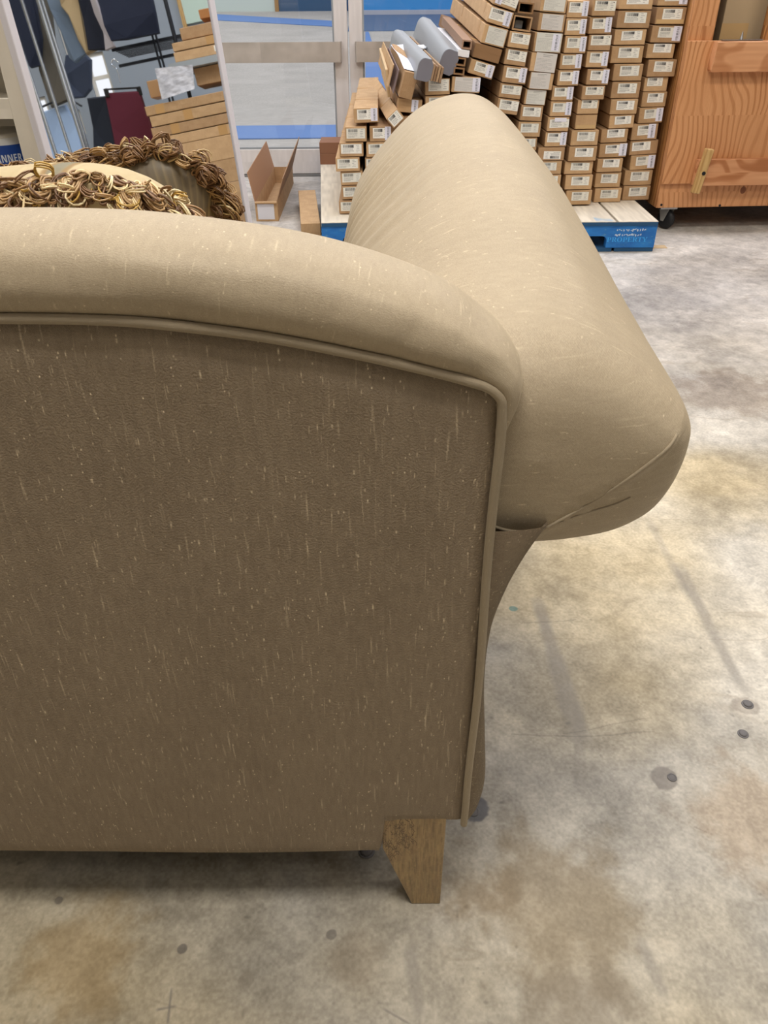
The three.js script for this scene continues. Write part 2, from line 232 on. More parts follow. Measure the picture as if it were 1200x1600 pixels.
// ------------------------------------------------------------------ outside, beyond the doors
{
  const conc = std({ map: dataTex(512, 512, (x, y) => { const v = (fbm(x * 0.03, y * 0.05, 4) - 0.5) * 20 + (NP[(x * 13 + y * 257) & 65535] - 0.5) * 14; return [172 + v, 170 + v, 166 + v]; }), roughness: 0.9 });
  const pale = std({ color: 0xa9aebb, roughness: 0.9 }), blueLine = std({ color: 0x5b82bd, roughness: 0.8 }), kerbBlue = std({ color: 0x1583c9, roughness: 0.7 }), deep = std({ color: 0x2c5276, roughness: 0.8 }), slate = std({ color: 0x4d6688, roughness: 0.85 });
  struct('ground_outside', box(-9, 7, -0.1, -0.005, -9, DOORZ - 0.1), conc);
  // ramp rising away from the doors
  const s0 = -9, s1 = -16, ry = z => (s0 - z) * 0.115;
  const ramp = (x0, x1, x2, x3, za, zb, lift) => { const g = new THREE.BufferGeometry(); const P = [[x0, ry(za) + lift, za], [x1, ry(za) + lift, za], [x3, ry(zb) + lift, zb], [x2, ry(zb) + lift, zb]]; const Q = P.map(p => [p[0], p[1] - 0.1 - lift, p[2]]); const pos = [], uv = []; const quad = (a, b, c, d) => { for (const q of [a, b, c, a, c, d]) { pos.push(...q); uv.push(q[0] * 0.2, q[2] * 0.2); } }; quad(P[0], P[1], P[2], P[3]); quad(Q[0], Q[1], P[1], P[0]); quad(Q[1], Q[2], P[2], P[1]); quad(Q[2], Q[3], P[3], P[2]); quad(Q[3], Q[0], P[0], P[3]); g.setAttribute('position', new THREE.Float32BufferAttribute(pos, 3)); g.setAttribute('uv', new THREE.Float32BufferAttribute(uv, 2)); g.computeVertexNormals(); return g; };
  struct('ramp_outside', ramp(-9, 7, -9, 7, s0, s1, -0.005), conc);
  const onRamp = (px, py) => { const d = ray(px, py); const t = (EYE.y + 0.115 * 0 - 0.115 * (s0 - 0)) ; /* y = (s0 - z) * .115 */ const tt = (0.115 * s0 - EYE.y) / (d.y + 0.115 * d.z); return EYE.clone().addScaledVector(d, tt); };
  const stripe = (name, pts, m) => { const P = pts.map(p => { const g0 = onY(p[0], p[1], 0); return g0.z > s0 && g0.y > -1 && g0.z < 0 ? V(g0.x, 0, g0.z) : onRamp(p[0], p[1]); }); const g = new THREE.BufferGeometry(), up = 0.004, pos = []; const T = P.map(p => V(p.x, p.y + up, p.z)); const quad = (a, b, c, d) => { for (const q of [a, b, c, a, c, d]) pos.push(q.x, q.y, q.z); }; quad(T[0], T[1], T[2], T[3]); for (let i = 0; i < 4; i++) { const a = T[i], b = T[(i + 1) % 4]; quad(V(a.x, a.y - 0.008, a.z), V(b.x, b.y - 0.008, b.z), b, a); } g.setAttribute('position', new THREE.Float32BufferAttribute(pos, 3)); g.computeVertexNormals(); return struct(name, g, m); };
  stripe('painted_line', [[300, 218], [640, 214], [640, 194], [300, 198]], blueLine);
  stripe('painted_line', [[330, 31], [522, 41.5], [522, 33], [330, 22]], blueLine);
  stripe('painted_line', [[571, 160], [612, 160], [576, 50], [571, 50]], blueLine);
  // slate-coloured band, kerb and painted wall at the top of the ramp
  const yz = z => ry(z);
  const zk = onRamp(640, 48).z, zk2 = onRamp(640, 23).z;
  const xm = onRamp(545, 40).x;
  struct('slate_band', ramp(xm, 7, xm, 7, zk, Math.max(zk2, s1 + 0.1), 0.003), slate);
  const kz = Math.max(zk2, s1 + 0.1);
  struct('kerb', box(xm, 7, yz(kz) - 0.1, yz(kz) + 0.06, kz - 0.2, kz), pale);
  struct('kerb_wall', box(xm, 7, yz(kz) - 0.1, yz(kz) + 1.3, kz - 0.45, kz - 0.2), kerbBlue);
  const dz = onRamp(470, 17).z, d2 = Math.max(dz, s1 + 0.2);
  const xa = onRamp(438, 14).x, xb = onRamp(432, 14).x;
  struct('low_wall', box(xa, xm - 0.02, yz(d2) - 0.1, yz(d2) + 1.1, d2 - 0.3, d2), deep);
  struct('corner_post', box(xb, xa, yz(d2) - 0.1, yz(d2) + 1.3, d2 - 0.3, d2 + 0.02), std({ color: 0x9a7440, roughness: 0.8 }));
  struct('pale_wall', box(-9, xb, yz(d2) - 0.1, yz(d2) + 1.1, d2 - 0.3, d2), std({ color: 0xbfcdc8, roughness: 0.85 }));
}
// ------------------------------------------------------------------ sofa
const SZ = -0.59, SXC = -0.62, SXR = 0.1, SXL = 2 * SXC - SXR;       // back plane, middle, right and left edge of the back
const sofa = thing('sofa', 'beige brown fabric roll-arm sofa seen from behind with piped back panel and tapered wooden legs', 'sofa', [SXC, 0, -1.0]);
const topHalf = smoothTable([[-0.62, 0.8815], [-0.5, 0.8813], [-0.4, 0.881], [-0.303, 0.8802], [-0.253, 0.8793], [-0.202, 0.877], [-0.152, 0.8715], [-0.102, 0.8645], [-0.051, 0.8545], [0.001, 0.8425], [0.054, 0.8285], [0.085, 0.8185], [0.1, 0.812]]);
const mirX = x => x < SXC ? 2 * SXC - x : x;
const topY = x => topHalf(mirX(x));
{
  // outside back panel: closed slab with a soft, slightly slack face
  const botY = x => { const m = mirX(x); return lerp(0.1365 + 0.004 * Math.sin(m * 9), 0.2035, sstep(-0.0075, -0.0025, m)); };
  const face = (zo, sgn) => grid(340, 110, (u, v) => {
    const x = lerp(SXL, SXR, u), yb = botY(x), yt = topY(x) - 0.002; const y = lerp(yb, yt, v);
    const edge = Math.min(1, Math.min(SXR - x, x - SXL) / 0.035, (yt - y) / 0.03, (y - yb + 0.004) / 0.02); const e = Math.sqrt(clamp(edge));
    const slack = 0.0022 * (fbm(x * 5 + 3, y * 4, 3) - 0.5) + 0.0012 * Math.sin((x + y * 0.25) * 46) * sstep(0.12, 0.0, yt - y) + 0.0015 * Math.exp(-Math.pow((x - 0.0) / 0.012, 2)) * sstep(0.3, 0.2, y);
    return V(x, y, SZ + zo + sgn * (0.008 * e + slack - 0.004));
  }, (u, v, p) => [p.x * 1.0 + 0.18 * (p.y - 0.5) * 0, p.y]);
  const f = face(0, 1); wpart('back_panel', f, clothShaded, sofa);
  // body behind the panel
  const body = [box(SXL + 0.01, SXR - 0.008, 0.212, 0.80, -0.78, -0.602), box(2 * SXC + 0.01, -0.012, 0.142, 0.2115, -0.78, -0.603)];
  wpart('back_frame', mergeGeometries(body), clothShaded, sofa);
  // piping round the panel: over the top and down both sides
  const P = []; for (let i = 0; i <= 60; i++) { const x = lerp(-0.62, 0.086, i / 60); P.push(V(x, topY(x) + 0.001, SZ + 0.004)); }
  P.push(V(0.0945, 0.8135, SZ + 0.004), V(0.0995, 0.807, SZ + 0.004), V(0.101, 0.797, SZ + 0.004)); for (let y = 0.76; y > 0.2; y -= 0.04) P.push(V(0.1015 + 0.0012 * Math.sin(y * 17), y, SZ + 0.004)); P.push(V(0.1005, 0.199, SZ + 0.003));
  const L = P.slice(1).map(p => V(2 * SXC - p.x, p.y, p.z)).reverse();
  wpart('piping', tube([...L, ...P], 0.0046, 640, 10), clothArm, sofa);
}
{
  // back roll: cushion band that rises from the piping and rolls over the top
  const path = []; for (let i = 0; i <= 90; i++) { const x = lerp(-0.62, 0.082, i / 90); path.push([x, topY(x)]); }
  path.push([0.0885, 0.8155], [0.094, 0.8105], [0.0975, 0.8035], [0.0985, 0.795], [0.0985, 0.785], [0.0985, 0.775], [0.0985, 0.765], [0.0985, 0.752]);
  const acc = [0]; for (let i = 1; i < path.length; i++) acc.push(acc[i - 1] + Math.hypot(path[i][0] - path[i - 1][0], path[i][1] - path[i - 1][1]));
  const tot = acc[acc.length - 1];
  const at = s => { let i = 1; while (i < path.length - 1 && acc[i] < s) i++; const t = (s - acc[i - 1]) / (acc[i] - acc[i - 1]); return [lerp(path[i - 1][0], path[i][0], t), lerp(path[i - 1][1], path[i][1], t)]; };
  const sec = [[-0.006, -0.012], [0.001, -0.003], [0.008, 0.006], [0.02, 0.0115], [0.033, 0.011], [0.047, 0.004], [0.056, -0.007], [0.0625, -0.02], [0.0665, -0.038], [0.067, -0.058], [0.063, -0.085], [0.052, -0.108], [0.035, -0.126], [0.0, -0.142], [-0.08, -0.155], [-0.3, -0.165]];
  const sA = new THREE.CatmullRomCurve3(sec.map(p => V(p[0], p[1], 0)), false, 'centripetal');
  const kW = smoothTable([[0, 1], [tot - 0.24, 1], [tot - 0.165, 0.93], [tot - 0.115, 0.8], [tot - 0.085, 0.62], [tot - 0.07, 0.52], [tot - 0.055, 0.42], [tot - 0.035, 0.26], [tot - 0.015, 0.12], [tot, 0.02]]);
  const one = side => grid(260, 64, (u, v) => {
    const ss = Math.pow(u, 0.9) * tot; const [px, py] = at(ss), [ax, ay] = at(Math.max(0, ss - 0.02)), [bx, by] = at(Math.min(tot, ss + 0.02)); let tx = bx - ax, ty = by - ay; const l = Math.hypot(tx, ty); tx /= l; ty /= l; const nx = -ty, ny = tx;
    const q = sA.getPoint(v); const w = kW(ss); let o = q.x * (q.x > 0 ? w : Math.min(w + 0.3, 1)), z = q.y * lerp(0.5, 1, sstep(0.1, 0.7, w)); if (q.y > 0) z *= lerp(0.5, 1, w);
    // pleats gathered towards the corner, dimples above the piping
    const near = sstep(tot - 0.26, tot - 0.03, ss) * sstep(0.0, 0.08, v) * sstep(0.5, 0.15, v);
    const pl = Math.sin((ss - v * 0.10) * 95) * 0.5 + 0.5; const bump = -0.0035 * near * pl * pl + 0.0018 * (fbm(ss * 14, v * 9 + 4, 3) - 0.5) - 0.003 * Math.exp(-Math.pow((ss - (tot - 0.33)) / 0.03, 2)) * sstep(0.02, 0.1, v) * sstep(0.3, 0.15, v);
    o += bump * 0.6; z += bump;
    const s = 1; const X = px + nx * o * s; return V(side > 0 ? X : 2 * SXC - X, py + ny * o, SZ + z);
  }, (u, v) => [u * tot + 0.31, v * 0.36 + 0.2]);
  const a = one(1), b = one(-1); const id = b.index.array; for (let i = 0; i < id.length; i += 3) { const t = id[i]; id[i] = id[i + 1]; id[i + 1] = t; } b.computeVertexNormals();
  const roll = mergeGeometries([a, b]); 
  // average the two halves' normals along the middle seam
  const pr = roll.attributes.position, nr = roll.attributes.normal; for (let i = 0; i < pr.count; i++) if (Math.abs(pr.getX(i) - SXC) < 1e-5) { const y = nr.getY(i), z = nr.getZ(i), l = Math.hypot(y, z); nr.setXYZ(i, 0, y / l, z / l); }
  wpart('back_roll', roll, clothArm, sofa);
}
// roll arm: one soft closed surface, rounded off and tucked at its rear end
const ARMSEC = [[-0.066, 0.58], [-0.064, 0.68], [-0.059, 0.75], [-0.043, 0.806], [-0.021, 0.842], [0.004, 0.872], [0.03, 0.899], [0.057, 0.921], [0.082, 0.934], [0.109, 0.942], [0.136, 0.945], [0.161, 0.941], [0.188, 0.926], [0.215, 0.900], [0.245, 0.863], [0.275, 0.815], [0.299, 0.765], [0.309, 0.715], [0.308, 0.665], [0.294, 0.623], [0.257, 0.597], [0.2, 0.588], [0.14, 0.592], [0.06, 0.58], [0.0, 0.575]];
function armGeo(side) {
  const C = [0.14, 0.735]; const cv = new THREE.CatmullRomCurve3(ARMSEC.map(p => V(p[0], p[1], 0)), true, 'centripetal');
  const kTop = smoothTable([[-1.45, 0.05], [-1.449, 0.7], [-1.444, 0.9], [-1.432, 0.97], [-1.41, 1], [-1.25, 1], [-1.1, 0.975], [-0.97, 0.90], [-0.86, 0.79], [-0.77, 0.665], [-0.7, 0.56], [-0.66, 0.48], [-0.635, 0.40], [-0.618, 0.30], [-0.608, 0.18], [-0.604, 0.001]]);
  const kSide = smoothTable([[-1.45, 0.05], [-1.449, 0.7], [-1.444, 0.9], [-1.432, 0.97], [-1.41, 1], [-0.74, 1], [-0.69, 0.995], [-0.655, 0.97], [-0.632, 0.9], [-0.617, 0.78], [-0.608, 0.52], [-0.604, 0.001]]);
  const kBot = smoothTable([[-1.45, 0.05], [-1.449, 0.7], [-1.444, 0.9], [-1.432, 0.97], [-1.41, 1], [-0.76, 1], [-0.7, 0.99], [-0.66, 0.94], [-0.638, 0.86], [-0.62, 0.74], [-0.609, 0.5], [-0.604, 0.001]]);
  const zs = []; for (let i = 0; i <= 8; i++) zs.push(-1.45 + 0.04 * (i / 8) ** 2); for (let i = 1; i <= 110; i++) zs.push(lerp(-1.41, -0.66, i / 110)); for (let i = 1; i <= 44; i++) zs.push(lerp(-0.66, -0.604, 1 - (1 - i / 44) ** 1.7));
  const nz = zs.length - 1, nt = 150; let arc = 0.9;
  const g = grid(nt, nz, (u, v) => {
    const z = zs[Math.round(v * nz)], q = cv.getPoint(u); const dx = q.x - C[0], dy = q.y - C[1]; const a = Math.atan2(dy, dx);
    const up = Math.max(0, Math.sin(a)), dn = Math.max(0, -Math.sin(a)), sd = Math.abs(Math.cos(a)); const sum = up + dn + sd;
    const wu = up * up, wd = dn * dn, ws = sd * sd; const kt = kTop(z), ks = kSide(z), kb = kBot(z);
    const left = dx < 0 ? 1 : 0; let sx = ks, sy = dy > 0 ? kt : kb; if (z < -1.41) { sx = sy = ks; }
    // at the end cap everything closes on the centre
    const close = sstep(-0.612, -0.604, z); const cc = lerp(1, 0.02, close * close); sy = dy > 0 ? lerp(sy, Math.min(sy, ks), sstep(-0.63, -0.61, z)) : sy;
    let x = C[0] + dx * sx, y = C[1] + dy * sy;
    // shallow stretch ridges on the inner face, slack folds near the rear end
    const inner = sstep(0.02, 0.14, u) * sstep(0.34, 0.2, u) * sstep(-1.38, -1.2, z) * sstep(-0.85, -1.0, z); const rip = Math.sin(z * 150 + 1.2 * Math.sin(u * 22)) * 0.0024 * inner * (0.6 + 0.8 * vn(z * 12, u * 8));
    const soft = 0.003 * (fbm(z * 7 + 2, u * 16, 3) - 0.5) * sstep(-1.43, -1.3, z) * sstep(-0.605, -0.64, z);
    const l = Math.hypot(dx, dy); x += dx / l * (rip + soft); y += dy / l * (rip + soft);
    // the lower rear corner is tucked under along a fold
    const wz = sstep(-0.76, -0.66, z), d = (x - 0.15) * 0.642 - (y - 0.642) * 0.766; let zz = z; if (d > 0 && x > 0.1) zz -= wz * (0.28 * d + 0.004 * sstep(0, 0.005, d) - 0.02 * Math.max(0, d - 0.025) * Math.sin(x * 60));
    return V(side > 0 ? x : 2 * SXC - x, y, zz);
  }, (u, v) => [zs[Math.round(v * nz)] + 0.2, u * arc]);
  if (side < 0) { const id = g.index.array; for (let i = 0; i < id.length; i += 3) { const t = id[i]; id[i] = id[i + 1]; id[i + 1] = t; } }
  g.computeVertexNormals(); const n = g.attributes.normal; for (let j = 0; j <= nz; j++) { const a = j * (nt + 1), b = a + nt; const x = n.getX(a) + n.getX(b), y = n.getY(a) + n.getY(b), z = n.getZ(a) + n.getZ(b), l = Math.hypot(x, y, z) || 1; n.setXYZ(a, x / l, y / l, z / l); n.setXYZ(b, x / l, y / l, z / l); }
  // the rear end takes the weave flat across, the rest runs it round the roll
  const P = g.attributes.position, N = g.attributes.normal, U = g.attributes.uv, cnt = P.count, J = zs.findIndex(z => z > -0.672); const G = new THREE.BufferGeometry(); const dbl = a => { const r = new Float32Array(a.length * 2); r.set(a, 0); r.set(a, a.length); return r; };
  const uv = dbl(U.array); for (let i = 0; i < cnt; i++) { uv[2 * (cnt + i)] = P.getY(i) * 0.95 + 0.1; uv[2 * (cnt + i) + 1] = P.getX(i) * 0.95; }
  G.setAttribute('position', new THREE.BufferAttribute(dbl(P.array), 3)); G.setAttribute('normal', new THREE.BufferAttribute(dbl(N.array), 3)); G.setAttribute('uv', new THREE.BufferAttribute(uv, 2)); const id = Array.from(g.index.array); const per = nt * 6; for (let k = J * per; k < id.length; k++) id[k] += cnt; G.setIndex(id);
  return G;
}
{
  const rightArm = armGeo(1);
  const probe = new THREE.Mesh(rightArm.clone(), new THREE.MeshBasicMaterial({ side: THREE.DoubleSide })); probe.updateMatrixWorld(true);
  const rc = new THREE.Raycaster();
  const drop = (px, py, lift) => { rc.set(EYE, ray(px, py)); const h = rc.intersectObject(probe)[0]; return h ? h.point.clone().addScaledVector(ray(px, py), -lift) : onZ(px, py, -0.63); };
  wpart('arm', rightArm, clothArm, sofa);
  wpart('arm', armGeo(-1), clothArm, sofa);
  // tucked fold across the rear end of the arm and the seam below it
  const fold = [[1058, 678], [1046, 697], [1022, 718], [990, 742], [955, 765], [915, 790], [880, 810], [850, 826], [834, 831]].map(p => drop(p[0], p[1], 0.0005));
  wpart('arm_fold', tube(fold, 0.0016, 60, 8), clothArm, sofa);
  const hem = [[767, 821], [790, 828], [812, 831], [832, 832]].map(p => drop(p[0], p[1], 0.0008)); wpart('hem', tube(hem, 0.0018, 20, 6), clothArm, sofa);
  const fold2 = [[985, 777], [960, 788], [930, 797], [900, 806], [872, 817]].map(p => drop(p[0], p[1], 0.0008));
  wpart('arm_fold', tube(fold2, 0.0009, 40, 6), clothArm, sofa);
  // outside arm panels below the rolls
  const prof = smoothTable([[0.186, 0.104], [0.2, 0.113], [0.216, 0.119], [0.27, 0.1245], [0.36, 0.1185], [0.455, 0.1115], [0.533, 0.1135], [0.587, 0.1255], [0.62, 0.137], [0.645, 0.148], [0.668, 0.16]]);
  for (const side of [1, -1]) {
    const g = grid(60, 40, (u, v) => { const y = lerp(0.186, 0.665, v), X = prof(y); const d = u < 0.3 ? u / 0.3 * 0.012 : 0.012 + (u - 0.3) / 0.7 * 0.80; const k = u < 0.3 ? Math.sqrt(1 - (1 - u / 0.3) ** 2) : 1; const x = 0.099 + (X - 0.099) * k; return V(side > 0 ? x : 2 * SXC - x, y, -0.592 - d); }, (u, v) => [v * 0.5, u * 0.8]);
    if (side < 0) { const id = g.index.array; for (let i = 0; i < id.length; i += 3) { const t = id[i]; id[i] = id[i + 1]; id[i + 1] = t; } g.computeVertexNormals(); }
    wpart('arm_panel', g, clothShaded, sofa);
    const c = box(-0.06, 0.098, 0.19, 0.68, -1.43, -0.61, 0.01); if (side < 0) c.translate(2 * SXC - 0.038, 0, 0);
    wpart('arm_post', c, clothShaded, sofa);
  }
  // seat
  wpart('added_shade_sheet', box(SXL + 0.03, SXR - 0.1, 0.1375, 0.1415, -1.42, -0.604), black, sofa);  // black sheet added under the seat to deepen the shadow there
  wpart('seat_base', box(SXL + 0.05, SXR - 0.05, 0.15, 0.32, -1.44, -0.76, 0.015), clothShaded, sofa);
  for (const k of [0, 1]) { const w = (SXR - SXL - 0.33) / 2; const x0 = SXL + 0.165 + k * w; wpart('seat_cushion', new RoundedBoxGeometry(w - 0.006, 0.15, 0.70, 4, 0.045).translate(x0 + w / 2, 0.396, -1.105), clothArm, sofa); }
  wpart('inside_back', new RoundedBoxGeometry(SXR - SXL - 0.33, 0.5, 0.1, 4, 0.045).translate(SXC, 0.62, -0.765), clothArm, sofa);
}
{
  // tapered block legs with a cracked gold-brown finish
  const legTex = canvasTex(512, 512, (c, w, h) => {
    const g = rng(5); c.fillStyle = '#ab9064'; c.fillRect(0, 0, w, h);
    for (let i = 0; i < 2600; i++) { const x = g() * w, y = g() * h, k = g(); c.fillStyle = k > 0.5 ? `rgba(172,138,92,${0.05 + g() * 0.1})` : `rgba(92,72,46,${0.05 + g() * 0.1})`; c.fillRect(x, y, 4 + g() * 16, 20 + g() * 60); }
    c.strokeStyle = 'rgba(60,38,18,0.75)'; for (let i = 0; i < 150; i++) { let x = w * (0.02 + g() * 0.45), y = h * (0.03 + g() * 0.42); if (x / w + y / h > 0.75) continue; c.lineWidth = 0.8 + g() * 1.6; c.beginPath(); c.moveTo(x, y); for (let k = 0; k < 4; k++) { x += (g() - 0.5) * 38; y += (g() - 0.3) * 30; c.lineTo(x, y); } c.stroke(); }
  });
  legTex.wrapS = legTex.wrapT = THREE.RepeatWrapping;
  const legMat = phy({ map: legTex, roughness: 0.42, clearcoat: 0.25, clearcoatRoughness: 0.3 });
  const A = onZ(596, 1281, SZ - 0.004), B = onZ(697, 1278, SZ - 0.004), Cc = onZ(687, 1412, SZ - 0.004), D = onZ(643, 1411, SZ - 0.004), E = onZ(598, 1322, SZ - 0.004);
  const leg = (sx, front) => {
    const s = new THREE.Shape(); s.moveTo(A.x, A.y + 0.01); s.lineTo(B.x, A.y + 0.01); s.lineTo(Cc.x, 0.0); s.lineTo(D.x, 0.0); s.lineTo(E.x, E.y); s.closePath();
    const g0 = new THREE.ExtrudeGeometry(s, { depth: 0.064, bevelEnabled: true, bevelThickness: 0.002, bevelSize: 0.002, bevelOffset: -0.002, bevelSegments: 2 });
    const p = g0.attributes.position, uv = g0.attributes.uv; for (let i = 0; i < p.count; i++) { const x = p.getX(i), y = p.getY(i), z = p.getZ(i); const k = lerp(0.62, 1, clamp(y / 0.12)); uv.setXY(i, (x - A.x) / 0.09 + (z - 0.066) * 5, y / 0.22); p.setZ(i, (front ? (z - 0.066) * k + 0.064 : (z - 0.066) * k)); }
    g0.computeVertexNormals(); g0.translate(0, 0, front ? -1.44 : SZ + 0.0005);
    if (sx < 0) { g0.scale(-1, 1, 1); g0.translate(2 * SXC, 0, 0); const q = g0.attributes.position, nn = g0.attributes.normal; for (let i = 0; i < q.count; i += 3) { for (const at of [q, nn, g0.attributes.uv]) { const n = at.itemSize; for (let c = 0; c < n; c++) { const t = at.array[(i + 1) * n + c]; at.array[(i + 1) * n + c] = at.array[(i + 2) * n + c]; at.array[(i + 2) * n + c] = t; } } } g0.computeVertexNormals(); }
    return g0;
  };
  for (const [sx, f] of [[1, false], [-1, false], [1, true], [-1, true]]) wpart('leg', leg(sx, f), legMat, sofa);
}
// ------------------------------------------------------------------ throw pillows with looped fringe
function pillowBasis(T, roll) { const t = V(...T).normalize(), n = V(0, t.z, -t.y); const x = V(1, 0, 0); const q = new THREE.Quaternion().setFromAxisAngle(n, roll); return { x: x.applyQuaternion(q), t: t.applyQuaternion(q), n }; }
const rimAt = (a, half, e = 5) => { const c = Math.cos(a), s = Math.sin(a); const r = 1 / Math.pow(Math.pow(Math.abs(c), e) + Math.pow(Math.abs(s), e), 1 / e); return [c * r * half * (1 + 0.03 * Math.cos(4 * a) * -1), s * r * half * (1 - 0.03 * Math.cos(4 * a))]; };
function pillowBody(C, B, half, thick, sgn) {
  return grid(96, 30, (u, v) => {
    const a = u * Math.PI * 2, [rx, ry] = rimAt(a, half); const r = 1 - v; const h = thick * Math.pow(1 - Math.pow(r, 2.2), 0.62) * sgn;
    const w = 0.006 * (fbm(u * 14, v * 4 + 3, 3) - 0.5) * (1 - v * 0.6) * (r < 0.99 ? 1 : 0);
    return C.clone().addScaledVector(B.x, rx * r).addScaledVector(B.t, ry * r).addScaledVector(B.n, h + w * sgn);
  }, (u, v) => { const a = u * Math.PI * 2, r = 1 - v; return [0.5 + Math.cos(a) * r * 0.25, 0.5 + Math.sin(a) * r * 0.25]; });
}
function fringeGeo(C, B, half, a0, a1, n, len, seed, opt) {
  const r = rng(seed), gs = [];
  const cols = opt.cols;
  for (let i = 0; i < n; i++) {
    const a = lerp(a0, a1, (i + r()) / n), [x0, y0] = rimAt(a, half), [x1, y1] = rimAt(a + 0.01, half); const P = C.clone().addScaledVector(B.x, x0).addScaledVector(B.t, y0);
    const tan = B.x.clone().multiplyScalar(x1 - x0).addScaledVector(B.t, y1 - y0).normalize(); const out = tan.clone().cross(B.n).normalize(); if (out.dot(P.clone().sub(C)) < 0) out.negate();
    const fat = r() < opt.fat; const yarns = fat ? 5 + Math.floor(r() * 4) : 2 + Math.floor(r() * 2);
    const dir = out.clone().multiplyScalar(opt.out).add(V((r() - 0.5) * 0.7, (r() - 0.55) * 0.7 - opt.droop, (r() - 0.5) * 0.7)).addScaledVector(B.n, opt.lean + (r() - 0.5) * opt.spread).normalize();
    const side = tan.clone().multiplyScalar(1).add(V((r() - 0.5) * 1.3, (r() - 0.5) * 1.3, (r() - 0.5) * 1.3)).normalize(); const L = len * (0.6 + 0.7 * r()), W = L * (0.24 + 0.22 * r());
    const col = fat ? cols[Math.floor(r() * 4)] : cols[Math.floor(r() * cols.length)];
    P.addScaledVector(dir, -0.004).addScaledVector(B.n, (r() - 0.5) * 0.03);
    for (let k = 0; k < yarns; k++) {
      const off = V((r() - 0.5), (r() - 0.5), (r() - 0.5)).multiplyScalar(fat ? 0.007 : 0.002), l2 = L * (0.9 + 0.18 * r()), curl = (r() - 0.3) * 0.5; const pts = [];
      for (let q = 0; q <= 8; q++) { const f = q / 8 * Math.PI * 2; const o = (1 - Math.cos(f)) / 2; pts.push(P.clone().add(off).addScaledVector(dir, l2 * o).addScaledVector(side, W * Math.sin(f) * (0.5 + o * 0.6)).addScaledVector(B.n, curl * l2 * o * o * 0.6).add(V(0, -0.012 * o * o, 0))); }
      const g = new THREE.TubeGeometry(new THREE.CatmullRomCurve3(pts), 13, fat ? 0.0013 : 0.001, 4, false); const c = new THREE.Color(col).multiplyScalar(0.8 + 0.4 * r()); const ca = new Float32Array(g.attributes.position.count * 3); for (let j = 0; j < ca.length; j += 3) { ca[j] = c.r; ca[j + 1] = c.g; ca[j + 2] = c.b; } g.setAttribute('color', new THREE.BufferAttribute(ca, 3)); gs.push(g);
    }
  }
  return mergeGeometries(gs);
}
